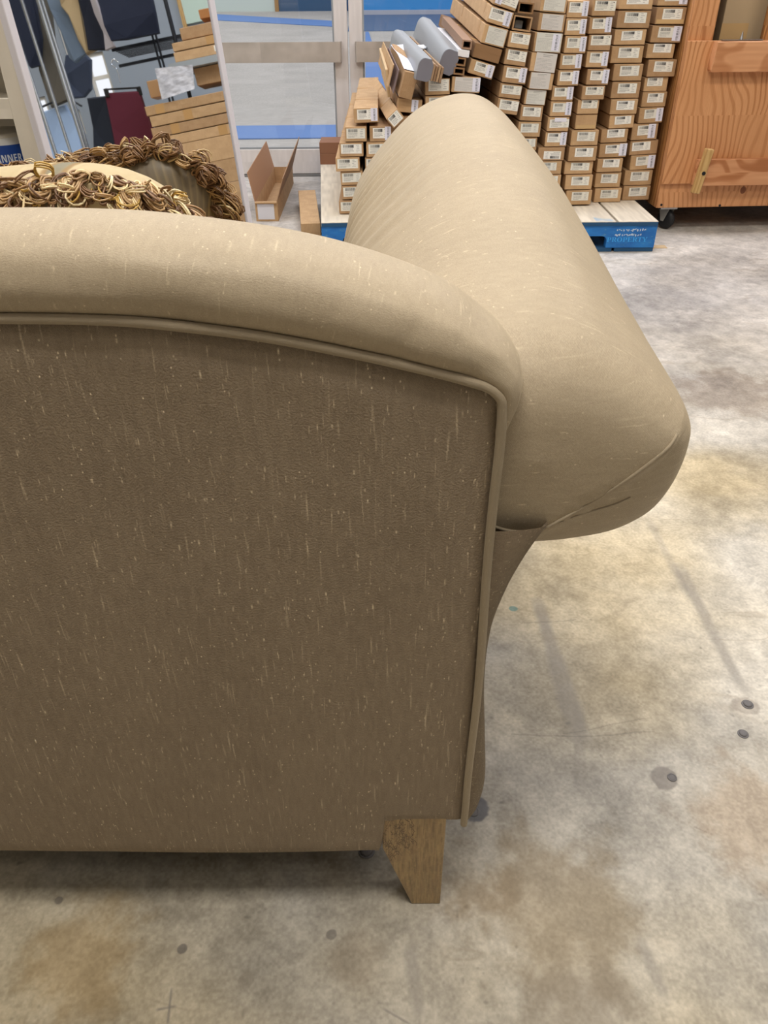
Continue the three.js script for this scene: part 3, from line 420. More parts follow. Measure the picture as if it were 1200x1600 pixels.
{
  const yarn = phy({ vertexColors: true, roughness: 0.45, sheen: 0.4, sheenRoughness: 0.4, sheenColor: new THREE.Color(0xd9bd8c) });
  const linenTex = canvasTex(512, 512, (c, w, h) => { const g = rng(3); c.fillStyle = '#b9a681'; c.fillRect(0, 0, w, h); for (let i = 0; i < 6000; i++) { c.fillStyle = g() > 0.5 ? 'rgba(230,214,176,0.12)' : 'rgba(120,100,70,0.10)'; if (g() > 0.5) c.fillRect(g() * w, g() * h, 1, 6 + g() * 10); else c.fillRect(g() * w, g() * h, 6 + g() * 10, 1); } c.fillStyle = '#77705c'; c.fillRect(w * 0.6, 0, w * 0.013, h); c.fillStyle = '#8a6a3a'; c.fillRect(w * 0.598, 0, 2, h); c.fillRect(w * 0.613, 0, 2, h); });
  const linen = phy({ map: linenTex, roughness: 0.7, sheen: 0.4, sheenColor: new THREE.Color(0xe8dcb8) });
  const strieTex = canvasTex(512, 512, (c, w, h) => { const g = rng(4); c.fillStyle = '#6f5c40'; c.fillRect(0, 0, w, h); for (let x = 0; x < w; x += 4) { c.fillStyle = ['#8d7448', '#4f4230', '#7b6a4e', '#9a8052', '#5c4d38'][Math.floor(g() * 5)]; c.globalAlpha = 0.6; c.fillRect(x, 0, 2, h); } c.globalAlpha = 0.85; for (const [x, y, q, s] of [[310, 150, 62, 92], [150, 190, 52, 80], [230, 330, 70, 60], [400, 330, 46, 80]]) { c.fillStyle = '#675c4c'; c.beginPath(); c.ellipse(x, y, q, s, 0.3, 0, 6.3); c.fill(); } c.globalAlpha = 0.35; for (let x = 0; x < w; x += 5) { c.fillStyle = g() > 0.5 ? '#a48e66' : '#3d342a'; c.fillRect(x, 0, 1.5, h); } for (let i = 0; i < 900; i++) { c.globalAlpha = 0.3; c.fillStyle = g() > 0.5 ? '#c0a468' : '#3a2f24'; c.fillRect(g() * w, g() * h, 3, 1.5); } });
  const strie = phy({ map: strieTex, roughness: 0.5, sheen: 0.3, sheenColor: new THREE.Color(0xb99f6e) });
  // near pillow
  let C = V(-0.468, 0.722, -1.035), B = pillowBasis([0, 0.75, 0.66], -0.03);
  let P = thing('throw_pillow', 'beige linen throw pillow with one grey stripe and looped brown fringe, nearest the sofa back', 'pillow', [-0.468, 0.49, -1.15]);
  wpart('pillow_front', pillowBody(C, B, 0.265, 0.125, 1), linen, P); wpart('pillow_back', pillowBody(C, B, 0.265, 0.07, -1), linen, P);
  let f = fringeGeo(C, B, 0.262, -0.15, 2.6, 560, 0.026, 21, { fat: 0.3, out: 0.8, droop: 0.1, lean: -0.35, spread: 1.4, cols: [0x7d5c40, 0x97744f, 0xb5946a, 0x6b4c34, 0xdcc498, 0xe6d5ae, 0xe0cba0, 0xbb9648] });
  wpart('fringe', f, yarn, P, 'stuff');
  // far pillow
  C = V(-0.437, 0.672, -1.30); B = pillowBasis([0, 0.975, 0.22], -0.17); 
  P = thing('throw_pillow', 'dark brown ribbed throw pillow with long looped fringe standing behind the beige pillow', 'pillow', [-0.445, 0.475, -1.33]);
  wpart('pillow_front', pillowBody(C, B, 0.20, 0.07, 1), strie, P); wpart('pillow_back', pillowBody(C, B, 0.20, 0.08, -1), strie, P);
  f = fringeGeo(C, B, 0.197, -0.75, 2.22, 440, 0.033, 22, { fat: 0.5, out: 1.0, droop: 0.0, lean: -0.1, spread: 0.9, cols: [0x6d4d33, 0x8a6845, 0x785739, 0xa58356, 0xd6bb8c, 0x5d412b, 0xe2cfa6] });
  wpart('fringe', f, yarn, P, 'stuff');
}
// ------------------------------------------------------------------ leaning mirror and the white shelf unit behind it
const MN = V(0.72, 0.12, 0.68).normalize(), MU = V(0, 1, 0).cross(MN).normalize(), MV = MN.clone().cross(MU);
const MP0 = onZ(362, 165, -2.4);                       // a point on the right edge of the mirror
const mirrorHit = (px, py) => { const d = ray(px, py); const t = MP0.clone().sub(EYE).dot(MN) / d.dot(MN); return EYE.clone().addScaledVector(d, t); };
{
  const foot = MP0.clone().addScaledVector(MV, -MP0.y / MV.y); const W = 0.566, Hh = 1.62;
  const g = thing('leaning_mirror', 'tall slim-framed mirror leaning on the white shelf unit, reflecting garments and cartons', 'mirror', [0, 0, 0]);
  const base = foot.clone().addScaledVector(MU, -W / 2).addScaledVector(MV, 0.003); g.position.copy(base); g.quaternion.setFromRotationMatrix(new THREE.Matrix4().makeBasis(MU, MV, MN));
  const fm = std({ color: 0xcfccd6, roughness: 0.4 }), fw = 0.018, d0 = -0.028, d1 = 0.006;
  part('mirror_frame', box(-W / 2, -W / 2 + fw, 0, Hh, d0, d1, 0.003), fm, g); part('mirror_frame', box(W / 2 - fw, W / 2, 0, Hh, d0, d1, 0.003), fm, g);
  part('mirror_frame', box(-W / 2 + fw, W / 2 - fw, 0, fw, d0, d1, 0.003), fm, g); part('mirror_frame', box(-W / 2 + fw, W / 2 - fw, Hh - fw, Hh, d0, d1, 0.003), fm, g);
  part('mirror_glass', box(-W / 2 + fw, W / 2 - fw, fw, Hh - fw, -0.006, 0), std({ color: 0xeaeef2, metalness: 1, roughness: 0.015 }), g);
  part('backing', box(-W / 2 + fw, W / 2 - fw, fw, Hh - fw, -0.024, -0.0065), std({ color: 0x8a7a64, roughness: 0.9 }), g);
}
{
  const zf = -2.42, s = onZ(10, 183, zf);
  const x1 = onZ(76, 240, zf).x, x0 = onZ(34, 240, zf).x, xw = x0 - 0.9, shelfY = s.y, Hs = 1.75;
  const g = thing('shelf_unit', 'white painted wooden shelf unit with wide uprights behind the leaning mirror', 'shelf', [(x1 + xw) / 2, 0, zf - 0.2]);
  const m = std({ map: dataTex(128, 256, (x, y) => { const v = (vn(x * 0.3, y * 0.02) - 0.5) * 14 + (fbm(x * 0.04, y * 0.04, 3) - 0.5) * 12; return [226 + v, 219 + v, 208 + v]; }), roughness: 0.6 });
  wpart('upright', box(x0, x1, 0, Hs, zf - 0.02, zf, 0.003), m, g); wpart('upright', box(xw, xw + 0.062, 0, Hs, zf - 0.02, zf, 0.003), m, g);
  wpart('side_panel', box(x1 - 0.02, x1 - 0.002, 0, Hs, zf - 0.4, zf - 0.02), m, g); wpart('side_panel', box(xw + 0.002, xw + 0.02, 0, Hs, zf - 0.4, zf - 0.02), m, g);
  for (const y of [0.12, onZ(15, 209, zf - 0.06).y - 0.203 - 0.0225, shelfY, shelfY + 0.34, Hs - 0.025]) { wpart('shelf_board', box(xw + 0.021, x1 - 0.021, y, y + 0.022, zf - 0.38, zf - 0.03), m, g); wpart('shelf_edge', box(xw + 0.063, x0 - 0.001, y - 0.005, y + 0.045, zf - 0.029, zf - 0.004), m, g); }
  wpart('back_board', box(xw, x1, 0, Hs, zf - 0.42, zf - 0.4), std({ color: 0xcfc8bb, roughness: 0.8 }), g);
  // paint tin on the shelf below
  const ty = onZ(15, 209, zf - 0.06).y - 0.203;
  const r = 0.085, cz = zf - 0.13, cx = onZ(4, 230, cz).x, ht = 0.196;
  const t = thing('paint_tin', 'blue labelled paint tin on the white shelf at the left picture edge', 'paint tin', [cx, ty, cz]);
  const lab = canvasTex(1024, 256, (k, w, h) => { k.fillStyle = '#1d49a0'; k.fillRect(0, 0, w, h); k.fillStyle = '#16377f'; k.fillRect(0, h * 0.8, w, h * 0.2); k.fillStyle = '#e9edf5'; k.font = 'bold 42px sans-serif'; k.textAlign = 'right'; for (const x of [0.165, 0.665]) k.fillText('INNER', w * x, h * 0.27); });
  lab.wrapS = THREE.RepeatWrapping; lab.offset.x = 0;
  part('tin_body', new THREE.LatheGeometry([[0, 0], [r * 0.97, 0], [r, 0.004], [r, ht], [r * 0.98, ht + 0.003]].map(p => new THREE.Vector2(...p)), 48), std({ color: 0xdfe2e6, roughness: 0.4 }), t);
  const lg = new THREE.CylinderGeometry(r + 0.0006, r + 0.0006, ht * 0.86, 64, 1, true); lg.translate(0, ht * 0.45, 0); lg.rotateY((-0.05)); part('tin_label', lg, std({ map: lab, roughness: 0.4 }), t);
  part('lid', new THREE.LatheGeometry([[0, ht], [r * 0.8, ht], [r * 0.84, ht + 0.006], [r * 0.97, ht + 0.006], [r + 0.002, ht + 0.002], [r + 0.002, ht - 0.004]].map(p => new THREE.Vector2(...p)), 48), std({ color: 0xd9d6cf, roughness: 0.45 }), t);
}
// ------------------------------------------------------------------ blue pallets under the cartons
const DECK = 0.144;
{
  const worn = (seed, blue) => std({ map: dataTex(256, 512, (x, y) => { const a = fbm(x * 0.02 + seed, y * 0.012, 4), g = vn(x * 0.35 + seed, y * 0.02); const k = clamp((a - 0.5 + blue) * 5); const w = [196 + g * 26, 184 + g * 26, 166 + g * 24]; return [0, 1, 2].map(i => lerp(w[i], [120, 158, 196][i], k)); }), roughness: 0.8 });
  const deckMats = [worn(1, -0.05), worn(4, 0.06), worn(9, -0.14), worn(14, -0.2)];
  const blueMat = std({ map: dataTex(256, 128, (x, y) => { const a = fbm(x * 0.04, y * 0.08, 4), s = fbm(x * 0.15 + 9, y * 0.3, 3); const k = clamp((s - 0.68) * 5) * 0.5; const c = [16 + a * 26, 84 + a * 50, 158 + a * 50]; return c.map((q, i) => lerp(q, [150, 160, 160][i], k)); }), roughness: 0.7 });
  const blueDark = std({ color: 0x1c4a70, roughness: 0.75 });
  const stencil = canvasTex(512, 256, (c, w, h) => {
    const g = rng(8); c.clearRect(0, 0, w, h); c.strokeStyle = 'rgba(190,208,228,0.85)'; c.lineCap = 'round';
    for (const [y, x0, x1] of [[40, 130, 420], [98, 120, 400]]) for (let x = x0; x < x1; x += 24) { c.lineWidth = 7 + g() * 7; c.beginPath(); c.moveTo(x + g() * 10, y + 24 * (g() - 0.2)); c.quadraticCurveTo(x + 20 * g(), y - 24 * g(), x + 26 * g(), y + 20 * (g() - 0.3)); c.stroke(); }
    c.fillStyle = 'rgba(60,160,235,0.95)'; c.font = 'bold 78px serif'; c.textAlign = 'center'; c.fillText('PROPERTY', w * 0.5, 186); c.fillStyle = 'rgba(80,150,215,0.5)'; c.font = 'bold 34px serif'; c.fillText('OF', w * 0.42, 236);
  });
  const pallet = (label, x0, x1, z0, z1, text) => {      // z0 is the front, boards run front to back
    const g = thing('pallet', label, 'pallet', [(x0 + x1) / 2, 0, (z0 + z1) / 2], undefined); const r = rng(Math.round(x0 * 100 + z0 * 10) + 500);
    const n = 4, gap = 0.012, w = (x1 - x0 - gap * (n - 1)) / n; let k = 0;
    for (let i = 0; i < n; i++) { const a = x0 + i * (w + gap); wpart('deck_board', box(a, a + w, DECK - 0.02, DECK - 0.0005 * r(), z1, z0, 0.003), deckMats[(i + (text ? 0 : 3)) % 4], g); }
    for (const z of [z0 - 0.004, (z0 + z1) / 2 + 0.02, z1 + 0.044]) {
      const s = new THREE.Shape(); s.moveTo(x0, 0.02); s.lineTo(x0, DECK - 0.021); s.lineTo(x1, DECK - 0.021); s.lineTo(x1, 0.02);
      const N = (c, hw) => { s.lineTo(c + hw, 0.02); s.lineTo(c + hw, 0.05); s.quadraticCurveTo(c + hw, 0.075, c + hw - 0.03, 0.075); s.lineTo(c - hw + 0.03, 0.075); s.quadraticCurveTo(c - hw, 0.075, c - hw, 0.05); s.lineTo(c - hw, 0.02); };
      const W = x1 - x0; N(x0 + W * 0.59, W * 0.115); N(x0 + W * 0.24, W * 0.115); s.closePath();
      const e = new THREE.ExtrudeGeometry(s, { depth: 0.04, bevelEnabled: false }); e.translate(0, 0, z - 0.04); const p = e.attributes.position, uv = e.attributes.uv; for (let i = 0; i < p.count; i++) uv.setXY(i, p.getX(i) * 1.5, p.getY(i) * 3); wpart('stringer', e, blueMat, g);
    }
    for (const i of [0, 1, 2, 3]) { const a = x0 + i * (w + gap); wpart('bottom_board', box(a, a + w, 0, 0.0195, z1, z0 - 0.006, 0.003), blueDark, g); }
    wpart('lead_edge', box(x0 + 0.001, x1 - 0.001, DECK - 0.0205, DECK - 0.004, z0 + 0.0005, z0 + 0.002), blueDark, g);
    if (text) { const q = new THREE.PlaneGeometry(0.235, 0.098); q.translate(x1 - 0.135, 0.07, z0 - 0.0034); wpart('stencil', q, phy({ map: stencil, transparent: true, roughness: 0.75 }), g); }
    return g;
  };
  pallet('blue pallet under the right-hand carton stacks, with stencilled lettering on its front', 0.522, 1.312, -3.775, -5.48, true);
  const lp = pallet('worn pallet with bare grey-tan deck under the low carton stack by the glass door', -0.29, 0.50, -3.79, -5.48, false);
  const piv = V(-0.29, 0, -3.80), yw = 0.066; lp.rotation.y = yw; lp.position.sub(piv).applyAxisAngle(V(0, 1, 0), yw).add(piv);
  const pc = onY(1031, 386, 0); tag(part('cardboard_scrap', (() => { const g = new RoundedBoxGeometry(0.07, 0.003, 0.05, 1, 0.001); g.translate(pc.x - 0.005, 0.0017, pc.z + 0.0); return g; })(), cardPale), 'flat scrap of pale cardboard on the floor at the corner of the stencilled pallet', 'scrap');
}
// ------------------------------------------------------------------ cartons
const labelTex = [0, 1, 2, 3].map(k => canvasTex(256, 128, (c, w, h) => {
  const g = rng(40 + k); c.fillStyle = ['#e6e3da', '#e0ddd4', '#ebe8e1', '#e2ded3'][k]; c.fillRect(0, 0, w, h);
  c.fillStyle = '#3a3a3c'; let x = 26; while (x < 150) { const b = 1 + g() * 4; c.fillRect(x, 10, b, 38); x += b + 1 + g() * 4; }
  if (k !== 1) { x = 108; while (x < 156) { const b = 2 + g() * 4; c.fillRect(x, 10, b, 38); x += b + 1 + g() * 2; } }
  c.fillStyle = 'rgba(60,60,64,0.75)'; for (let r = 0; r < 4; r++) { let q = 18 + g() * 8; const y = 60 + r * 15; while (q < (r === 3 ? 110 : 150)) { const b = 3 + g() * 10; c.fillRect(q, y, b, 5); q += b + 3; } }
  c.fillStyle = 'rgba(90,90,94,0.5)'; for (let r = 0; r < 5; r++) c.fillRect(184 + g() * 14, 14 + r * 22, 22 + g() * 26, 6);
  if (k === 3) { c.fillStyle = '#111'; c.beginPath(); c.arc(228, 22, 7, 0, 7); c.fill(); }
}));
const bigTex = [0, 1].map(k => canvasTex(256, 192, (c, w, h) => { const g = rng(60 + k); c.fillStyle = k ? '#cfcac6' : '#d3d1ca'; c.fillRect(0, 0, w, h); c.fillStyle = 'rgba(80,80,84,0.55)'; for (let y = 60; y < h - 12; y += 14) { let q = 12; const e = 120 + g() * 110; while (q < e) { const b = 4 + g() * 14; c.fillRect(q, y, b, 3); q += b + 4; } } c.fillRect(84, 18, 120, 5); c.fillRect(84, 34, 90, 4); }));
const stickTex = canvasTex(96, 192, (c, w, h) => { const g = rng(70); c.fillStyle = '#e0dfee'; c.fillRect(0, 0, w, h); c.fillStyle = '#55565f'; let y = 14; while (y < h - 14) { const b = 2 + g() * 5; c.fillRect(36 + g() * 4, y, 26, b); y += b + 2 + g() * 6; } c.fillStyle = 'rgba(80,80,100,0.55)'; for (let i = 0; i < 12; i++) c.fillRect(72, 16 + i * 13, 6, 7 * g() + 2); });
const labelMats = labelTex.map(t => std({ map: t, roughness: 0.5 })), bigMats = bigTex.map(t => std({ map: t, roughness: 0.5 })), stickMat = std({ map: stickTex, roughness: 0.5 });
const paper = std({ color: 0xe4e2ee, roughness: 0.75 });
const sheet = (w, h) => new THREE.BoxGeometry(w, h, 0.0008);
const YAW = 2.6 * Math.PI / 180; const cr = rng(301);
// q: px corners tl, tr, br, bl of the end that faces the viewer, read on the plane z
function carton(q, z, o) {
  const [a, b, c, d] = q.map(p => onZ(p[0], p[1], z)); const F = V(0, 0, 0).add(a).add(b).add(c).add(d).multiplyScalar(0.25);
  const w = (a.distanceTo(b) + c.distanceTo(d)) / 2 * (o.sw || 0.965), h = (a.distanceTo(d) + b.distanceTo(c)) / 2 * (o.sh || 0.985), L = o.L || 1.25;
  let zd; if (o.back) { const bp = onZ(o.back[0], o.back[1], o.back[2]); zd = F.clone().sub(bp).normalize(); } else { const y = (o.yaw === undefined ? YAW : o.yaw) + (cr() - 0.5) * 0.008; zd = V(Math.sin(y), 0, Math.cos(y)); }
  let xd = b.clone().sub(a).add(c.clone().sub(d)); if (o.flat) xd.y = 0; xd.addScaledVector(zd, -xd.dot(zd)).normalize(); const yd = zd.clone().cross(xd);
  F.addScaledVector(zd, o.push || 0);
  const base = F.clone().addScaledVector(zd, -L / 2).addScaledVector(yd, -h / 2);
  const g = thing(o.name || 'carton', o.label, 'carton', [base.x, base.y, base.z], o.group); g.quaternion.setFromRotationMatrix(new THREE.Matrix4().makeBasis(xd, yd, zd));
  const mat = o.mat || cards[Math.floor(cr() * 4)];
  if (o.open) {          // end left open: walls and a dark inside
    const t = 0.006; part('carton_shell', mergeGeometries([box(-w / 2, w / 2, 0, t, -L / 2, L / 2), box(-w / 2, w / 2, h - t, h, -L / 2, L / 2), box(-w / 2, -w / 2 + t, t, h - t, -L / 2, L / 2), box(w / 2 - t, w / 2, t, h - t, -L / 2, L / 2)]), mat, g);
    part('carton_end', box(-w / 2 + t, w / 2 - t, t, h - t, -L / 2, -L / 2 + 0.01), cardDark, g);
    if (o.contents_or_shade) part('contents_or_shade', box(-w / 2 + t + 0.012, w / 2 - t - 0.022, t, h - t - 0.012, -L / 2 + 0.02, L / 2 - 0.05, 0.004), o.contents_or_shade, g);  // black fill stands for shade inside the carton; other fills are goods
  } else {
    const body = new RoundedBoxGeometry(w, h, L, 1, 0.003); boxUV(body); body.translate(cr() * 0.7, h / 2, 0); const p = body.attributes.uv; body.translate(-body.boundingBox?.getCenter(V(0, 0, 0)).x || 0, 0, 0); body.computeBoundingBox(); body.translate(-(body.boundingBox.min.x + body.boundingBox.max.x) / 2, 0, 0);
    part('carton_body', body, mat, g);
    part('end_flap', box(-w / 2 + 0.003, w / 2 - 0.003, 0.002, h * 0.52, L / 2 - 0.001, L / 2 + 0.0012), mat, g);
  }
  const zt = L / 2 + 0.002;
  if (o.lab === 'A' || o.lab === 'D') { const m = part('label', sheet(w * (o.lw || 0.65), h * (o.lh || 0.6)), labelMats[o.v === undefined ? Math.floor(cr() * 3) : o.v], g); m.position.set(w * (o.lx === undefined ? 0.04 : o.lx), h * (o.ly || 0.6), zt); m.rotation.z = (cr() - 0.5) * 0.05 + (o.lab === 'D' ? Math.PI : 0); }
  if (o.lab === 'B') { const m = part('label', sheet(w * (o.lw || 0.8), h * (o.lh || 0.86)), bigMats[Math.floor(cr() * 2)], g); m.position.set(w * (o.lx || 0.02), h * 0.52, zt); m.rotation.z = (cr() - 0.5) * 0.04; }
  if (o.st) { const m = part('price_sticker', sheet(w * (o.st === 2 ? 0.55 : 0.27), h * (o.st === 2 ? 0.28 : 0.86)), o.st === 2 ? paper : stickMat, g); m.position.set(w * (o.sx === undefined ? 0.33 : o.sx), h * (o.st === 2 ? 0.82 : 0.54), zt + 0.001); m.rotation.z = (cr() - 0.5) * 0.05; }
  if (o.tape !== false) { const ts = o.tape || [0.2]; for (const f of ts) { const s = part('packing_tape', mergeGeometries([box(-w / 2 - 0.0006, w / 2 + 0.0006, h + 0.0001, h + 0.0007, -0.025, 0.025), box(-w / 2 - 0.0008, -w / 2 - 0.0001, h * 0.4, h + 0.0007, -0.025, 0.025), box(w / 2 + 0.0001, w / 2 + 0.0008, h * 0.4, h + 0.0007, -0.025, 0.025)]), tapeMat, g); s.position.z = L * (0.5 - f); } }
  if (o.wrap) { const t = part('clear_tape', box(-w * 0.46, w * 0.46, h * 0.05, h * 0.3, L / 2 + 0.0015, L / 2 + 0.0025), clearTape, g); }
  return { g, F, w, h, L, xd, yd, zd };
}
const ORD = ['lowest', 'second', 'third', 'fourth', 'fifth', 'sixth', 'seventh', 'eighth', 'ninth', 'tenth', 'eleventh', 'twelfth', 'thirteenth'];
const descOf = o => o.lab === 'B' ? 'carton with a large pale label' : o.lab === 'D' ? 'carton with its barcode label upside down' : o.lab === 'A' ? (o.st ? 'carton with barcode label and lavender sticker' : 'carton with plain barcode label') : 'bare brown carton';
function stack(list, z, where, def, group) {
  list.forEach((e, i) => { const [q, o = {}] = e; const oo = { ...def, ...o }; const n = i === list.length - 1 && !oo.mid ? 'topmost' : ORD[i]; const pos = n === 'lowest' ? 'lowest' : n === 'topmost' ? 'topmost in view' : n + ' from bottom';
    oo.label = oo.label || `${descOf(oo)}, ${pos} ${where}`; oo.group = group; oo.push = (cr() - 0.5) * 0.014 + (oo.push || 0); carton(q, z, oo); });
}
const GR = 'long cartons stacked on the blue pallets';
const Q = (a, b, c, d, e, f, g, h) => [[a, b], [c, d], [e, f], [g, h]];
const S = { lab: 'A', st: 1 }, A = { lab: 'A' }, B2 = { lab: 'B' };
stack([
  [Q(973.3, 290.8, 1019, 290.2, 1014.9, 312.2, 970, 313.4), A], [Q(975.7, 266.5, 1022.6, 266, 1019.7, 289.6, 973.3, 290.3), A], [Q(985.8, 243.5, 1028, 241.2, 1023.8, 265, 982.3, 266.3), S],
  [Q(984, 220.8, 1031, 218.2, 1028.6, 241, 982, 242.9), { ...A, lx: -0.1 }], [Q(987, 194, 1030.5, 192.3, 1028, 217.8, 984, 219.6), { ...S, sx: 0.26 }], [Q(998, 168.5, 1039, 167.3, 1035.7, 191.4, 995, 193), S],
  [Q(1003.5, 143.9, 1045, 143, 1041.6, 166.9, 1000.5, 168), A], [Q(1006.9, 121, 1046.5, 120.3, 1043.7, 142.7, 1004.4, 143.5), { ...A, lx: -0.06, ly: 0.68 }], [Q(1011, 93, 1059, 93, 1055.3, 119.6, 1008.7, 120.3), { ...A, push: 0.006 }],
  [Q(1011, 68, 1057.5, 68.6, 1053.7, 91.5, 1008, 91.5), { ...A, ly: 0.7 }], [Q(1017.5, 39.5, 1070, 40, 1064.4, 67.4, 1014.5, 66.5), S], [Q(1025, 10.8, 1075.6, 11, 1070, 38.6, 1021, 38.2), { ...A, wrap: 1 }], [Q(1029, -16, 1080, -16, 1076, 9.6, 1025, 9), S],
], -4.19, 'in stack beside wooden crate', { L: 0.85, sw: 0.945 }, GR);
stack([
  [Q(928.7, 294.6, 972.5, 293.7, 970.5, 315.8, 926.9, 316), A], [Q(930, 270, 971.9, 269.4, 970.6, 292.6, 928.7, 293.4), A], [Q(933.4, 248, 975, 247.3, 971.4, 268.2, 930, 269.2), { ...A, ly: 0.66 }],
  [Q(937, 225, 981.3, 223.5, 979.8, 245.9, 934.7, 247), { ...S, sx: 0.36 }], [Q(940, 202.6, 983.5, 200.8, 981.4, 222.4, 937, 223.8), { ...A, ly: 0.68 }], [Q(952.6, 179.8, 993.5, 178.6, 990.6, 199.8, 949.6, 201.4), A],
  [Q(954.3, 155, 998.9, 154.5, 994.7, 178, 950.8, 179.3), A], [Q(956, 127.8, 1003.5, 127.5, 999.5, 153.7, 953.2, 154), A], [Q(958.7, 100, 1007.5, 100, 1002.8, 126.4, 955.6, 126.8), A], [Q(956, 72, 1008.2, 71.4, 1004.8, 98.8, 953, 99), A],
  [Q(961, 45.6, 1013.7, 45.8, 1008.5, 70.2, 957.5, 70.8), A], [Q(965, 16.2, 1020, 16.4, 1016, 44.4, 962, 44), A], [Q(968, -13, 1024, -13, 1020, 15.2, 965, 14.6), A],
], -4.15, 'in second stack from wooden crate', { L: 1.2 }, GR);
stack([
  [Q(884, 297.2, 926, 296.9, 923.7, 319.2, 881.5, 320), A], [Q(883, 273.6, 927.2, 273, 925.4, 295.8, 880.8, 296.2), A], [Q(883.5, 252.8, 929.2, 252.2, 926.4, 272.2, 879.5, 272.8), A], [Q(888.5, 228.6, 934.2, 228, 931.5, 251.2, 885.8, 251.9), A],
  [Q(893, 203.7, 937, 203, 934.5, 227, 889.2, 227.8), A], [Q(900.4, 179.2, 935.6, 179, 932.2, 202.4, 897.6, 202.8), { wrap: 1, push: -0.004 }], [Q(903.5, 156.2, 938.2, 155.8, 935.2, 178.2, 900, 178.6), { ...A, v: 3, lw: 0.74, ly: 0.7 }],
  [Q(910, 134.6, 947.6, 134.2, 942.4, 155.4, 905.4, 155.6), { ...A, v: 3, lw: 0.78, ly: 0.66 }], [Q(918.5, 107.8, 955, 108, 951, 133.4, 914.5, 133), { ...S, lw: 0.7, lx: 0 }], [Q(917.5, 80, 953.7, 80, 950, 106, 913.7, 105.6), { ...S, lw: 0.7, lx: 0 }],
  [Q(920.5, 54.4, 957.6, 54.4, 953.2, 79.4, 917.5, 79.2), { ...A, v: 3, lw: 0.9, lh: 0.62, ly: 0.66 }], [Q(922, 26.2, 960, 25.8, 955.6, 53.6, 918.7, 53.3), { ...S, lw: 0.74, lx: 0 }], [Q(926.5, -2, 965, -2, 960.6, 25, 923, 25.2), { ...A, v: 3, lw: 0.9 }],
], -4.08, 'in third stack from wooden crate', { L: 1.2 }, GR);
stack([
  [Q(840, 294, 880, 294, 876.5, 316, 836, 316), A], [Q(838, 273.6, 878.5, 273.2, 876.5, 293, 836, 293.4), A], [Q(842, 252, 879.2, 251.8, 877.8, 272.4, 839, 272.8), { ...A, lx: -0.05 }], [Q(841, 230.4, 885, 230.2, 881, 251, 838.5, 251.2), { lab: 'D', ly: 0.42 }],
  [Q(853, 206.2, 888.5, 205.8, 885.6, 229.6, 850, 229.8), { ...S, lw: 0.78, lx: -0.02 }], [Q(855.6, 182.8, 891, 183, 888, 205.2, 853.6, 205.2), { lab: 'A', st: 2, sx: 0.08, lw: 0.9, ly: 0.56 }], [Q(861, 158.5, 896, 158.8, 892.6, 182.4, 857.6, 181.8), { ...S, lw: 0.76, lx: -0.02 }],
  [Q(863.8, 134.4, 899, 135, 895.2, 158, 860.4, 157.6), { ...S, lw: 0.76, lx: -0.02 }], [Q(872, 109.6, 907, 109.6, 902.7, 134, 868.4, 133.6), { ...S, lw: 0.76, lx: -0.02 }], [Q(875.6, 83.6, 912, 84, 908, 109, 873, 108.6), { ...S, lw: 0.76, lx: -0.02 }],
  [Q(882.6, 56, 918.6, 56.6, 914.5, 83.4, 879.8, 82.8), { ...S, lw: 0.76, lx: -0.02 }], [Q(884.4, 28.6, 919, 29, 915, 55.9, 881.2, 55.2), { ...S, lw: 0.8, lx: -0.02 }], [Q(887.6, 0.6, 924, 1, 918.4, 28.4, 884.4, 27.8), { ...S, lw: 0.8, lx: -0.02 }],
], -4.05, 'in fourth stack from wooden crate', { L: 1.2 }, GR);
stack([
  [Q(805.5, 214.4, 841, 214.6, 838, 235.6, 803, 235.4), { ...A, lw: 0.76 }], [Q(810, 189.6, 847, 191, 843.2, 214, 806.6, 213.4), { ...A, lw: 0.78, lx: 0.0 }], [Q(814, 163.6, 850, 166, 847, 190, 810.6, 188.4), { ...A, lw: 0.8, lx: 0.0 }],
  [Q(821.5, 139, 856.8, 142, 851.6, 165.8, 817.6, 163), { ...B2, lw: 0.88, lh: 0.95 }], [Q(829, 111.6, 867, 115, 862, 141.4, 824, 138.4), { ...B2, lw: 0.82, lh: 0.95, lx: -0.06 }], [Q(829, 81, 872, 84.6, 867.4, 114.6, 826, 111), { ...B2, lw: 0.8, lh: 1.0, lx: 0.08 }],
  [Q(835, 49.6, 881, 52.6, 875.6, 84, 831, 80.4), { lab: 'B', lw: 0.9, lh: 0.96, st: 1, sx: 0.28 }], [Q(843, 18.4, 886.4, 23, 880.4, 51, 838, 48.4), B2], [Q(846, -10, 889, -6, 884, 21.6, 842, 17.6), B2],
], -4.03, 'in fifth stack from wooden crate', { L: 1.2, yaw: 0.06 }, GR);
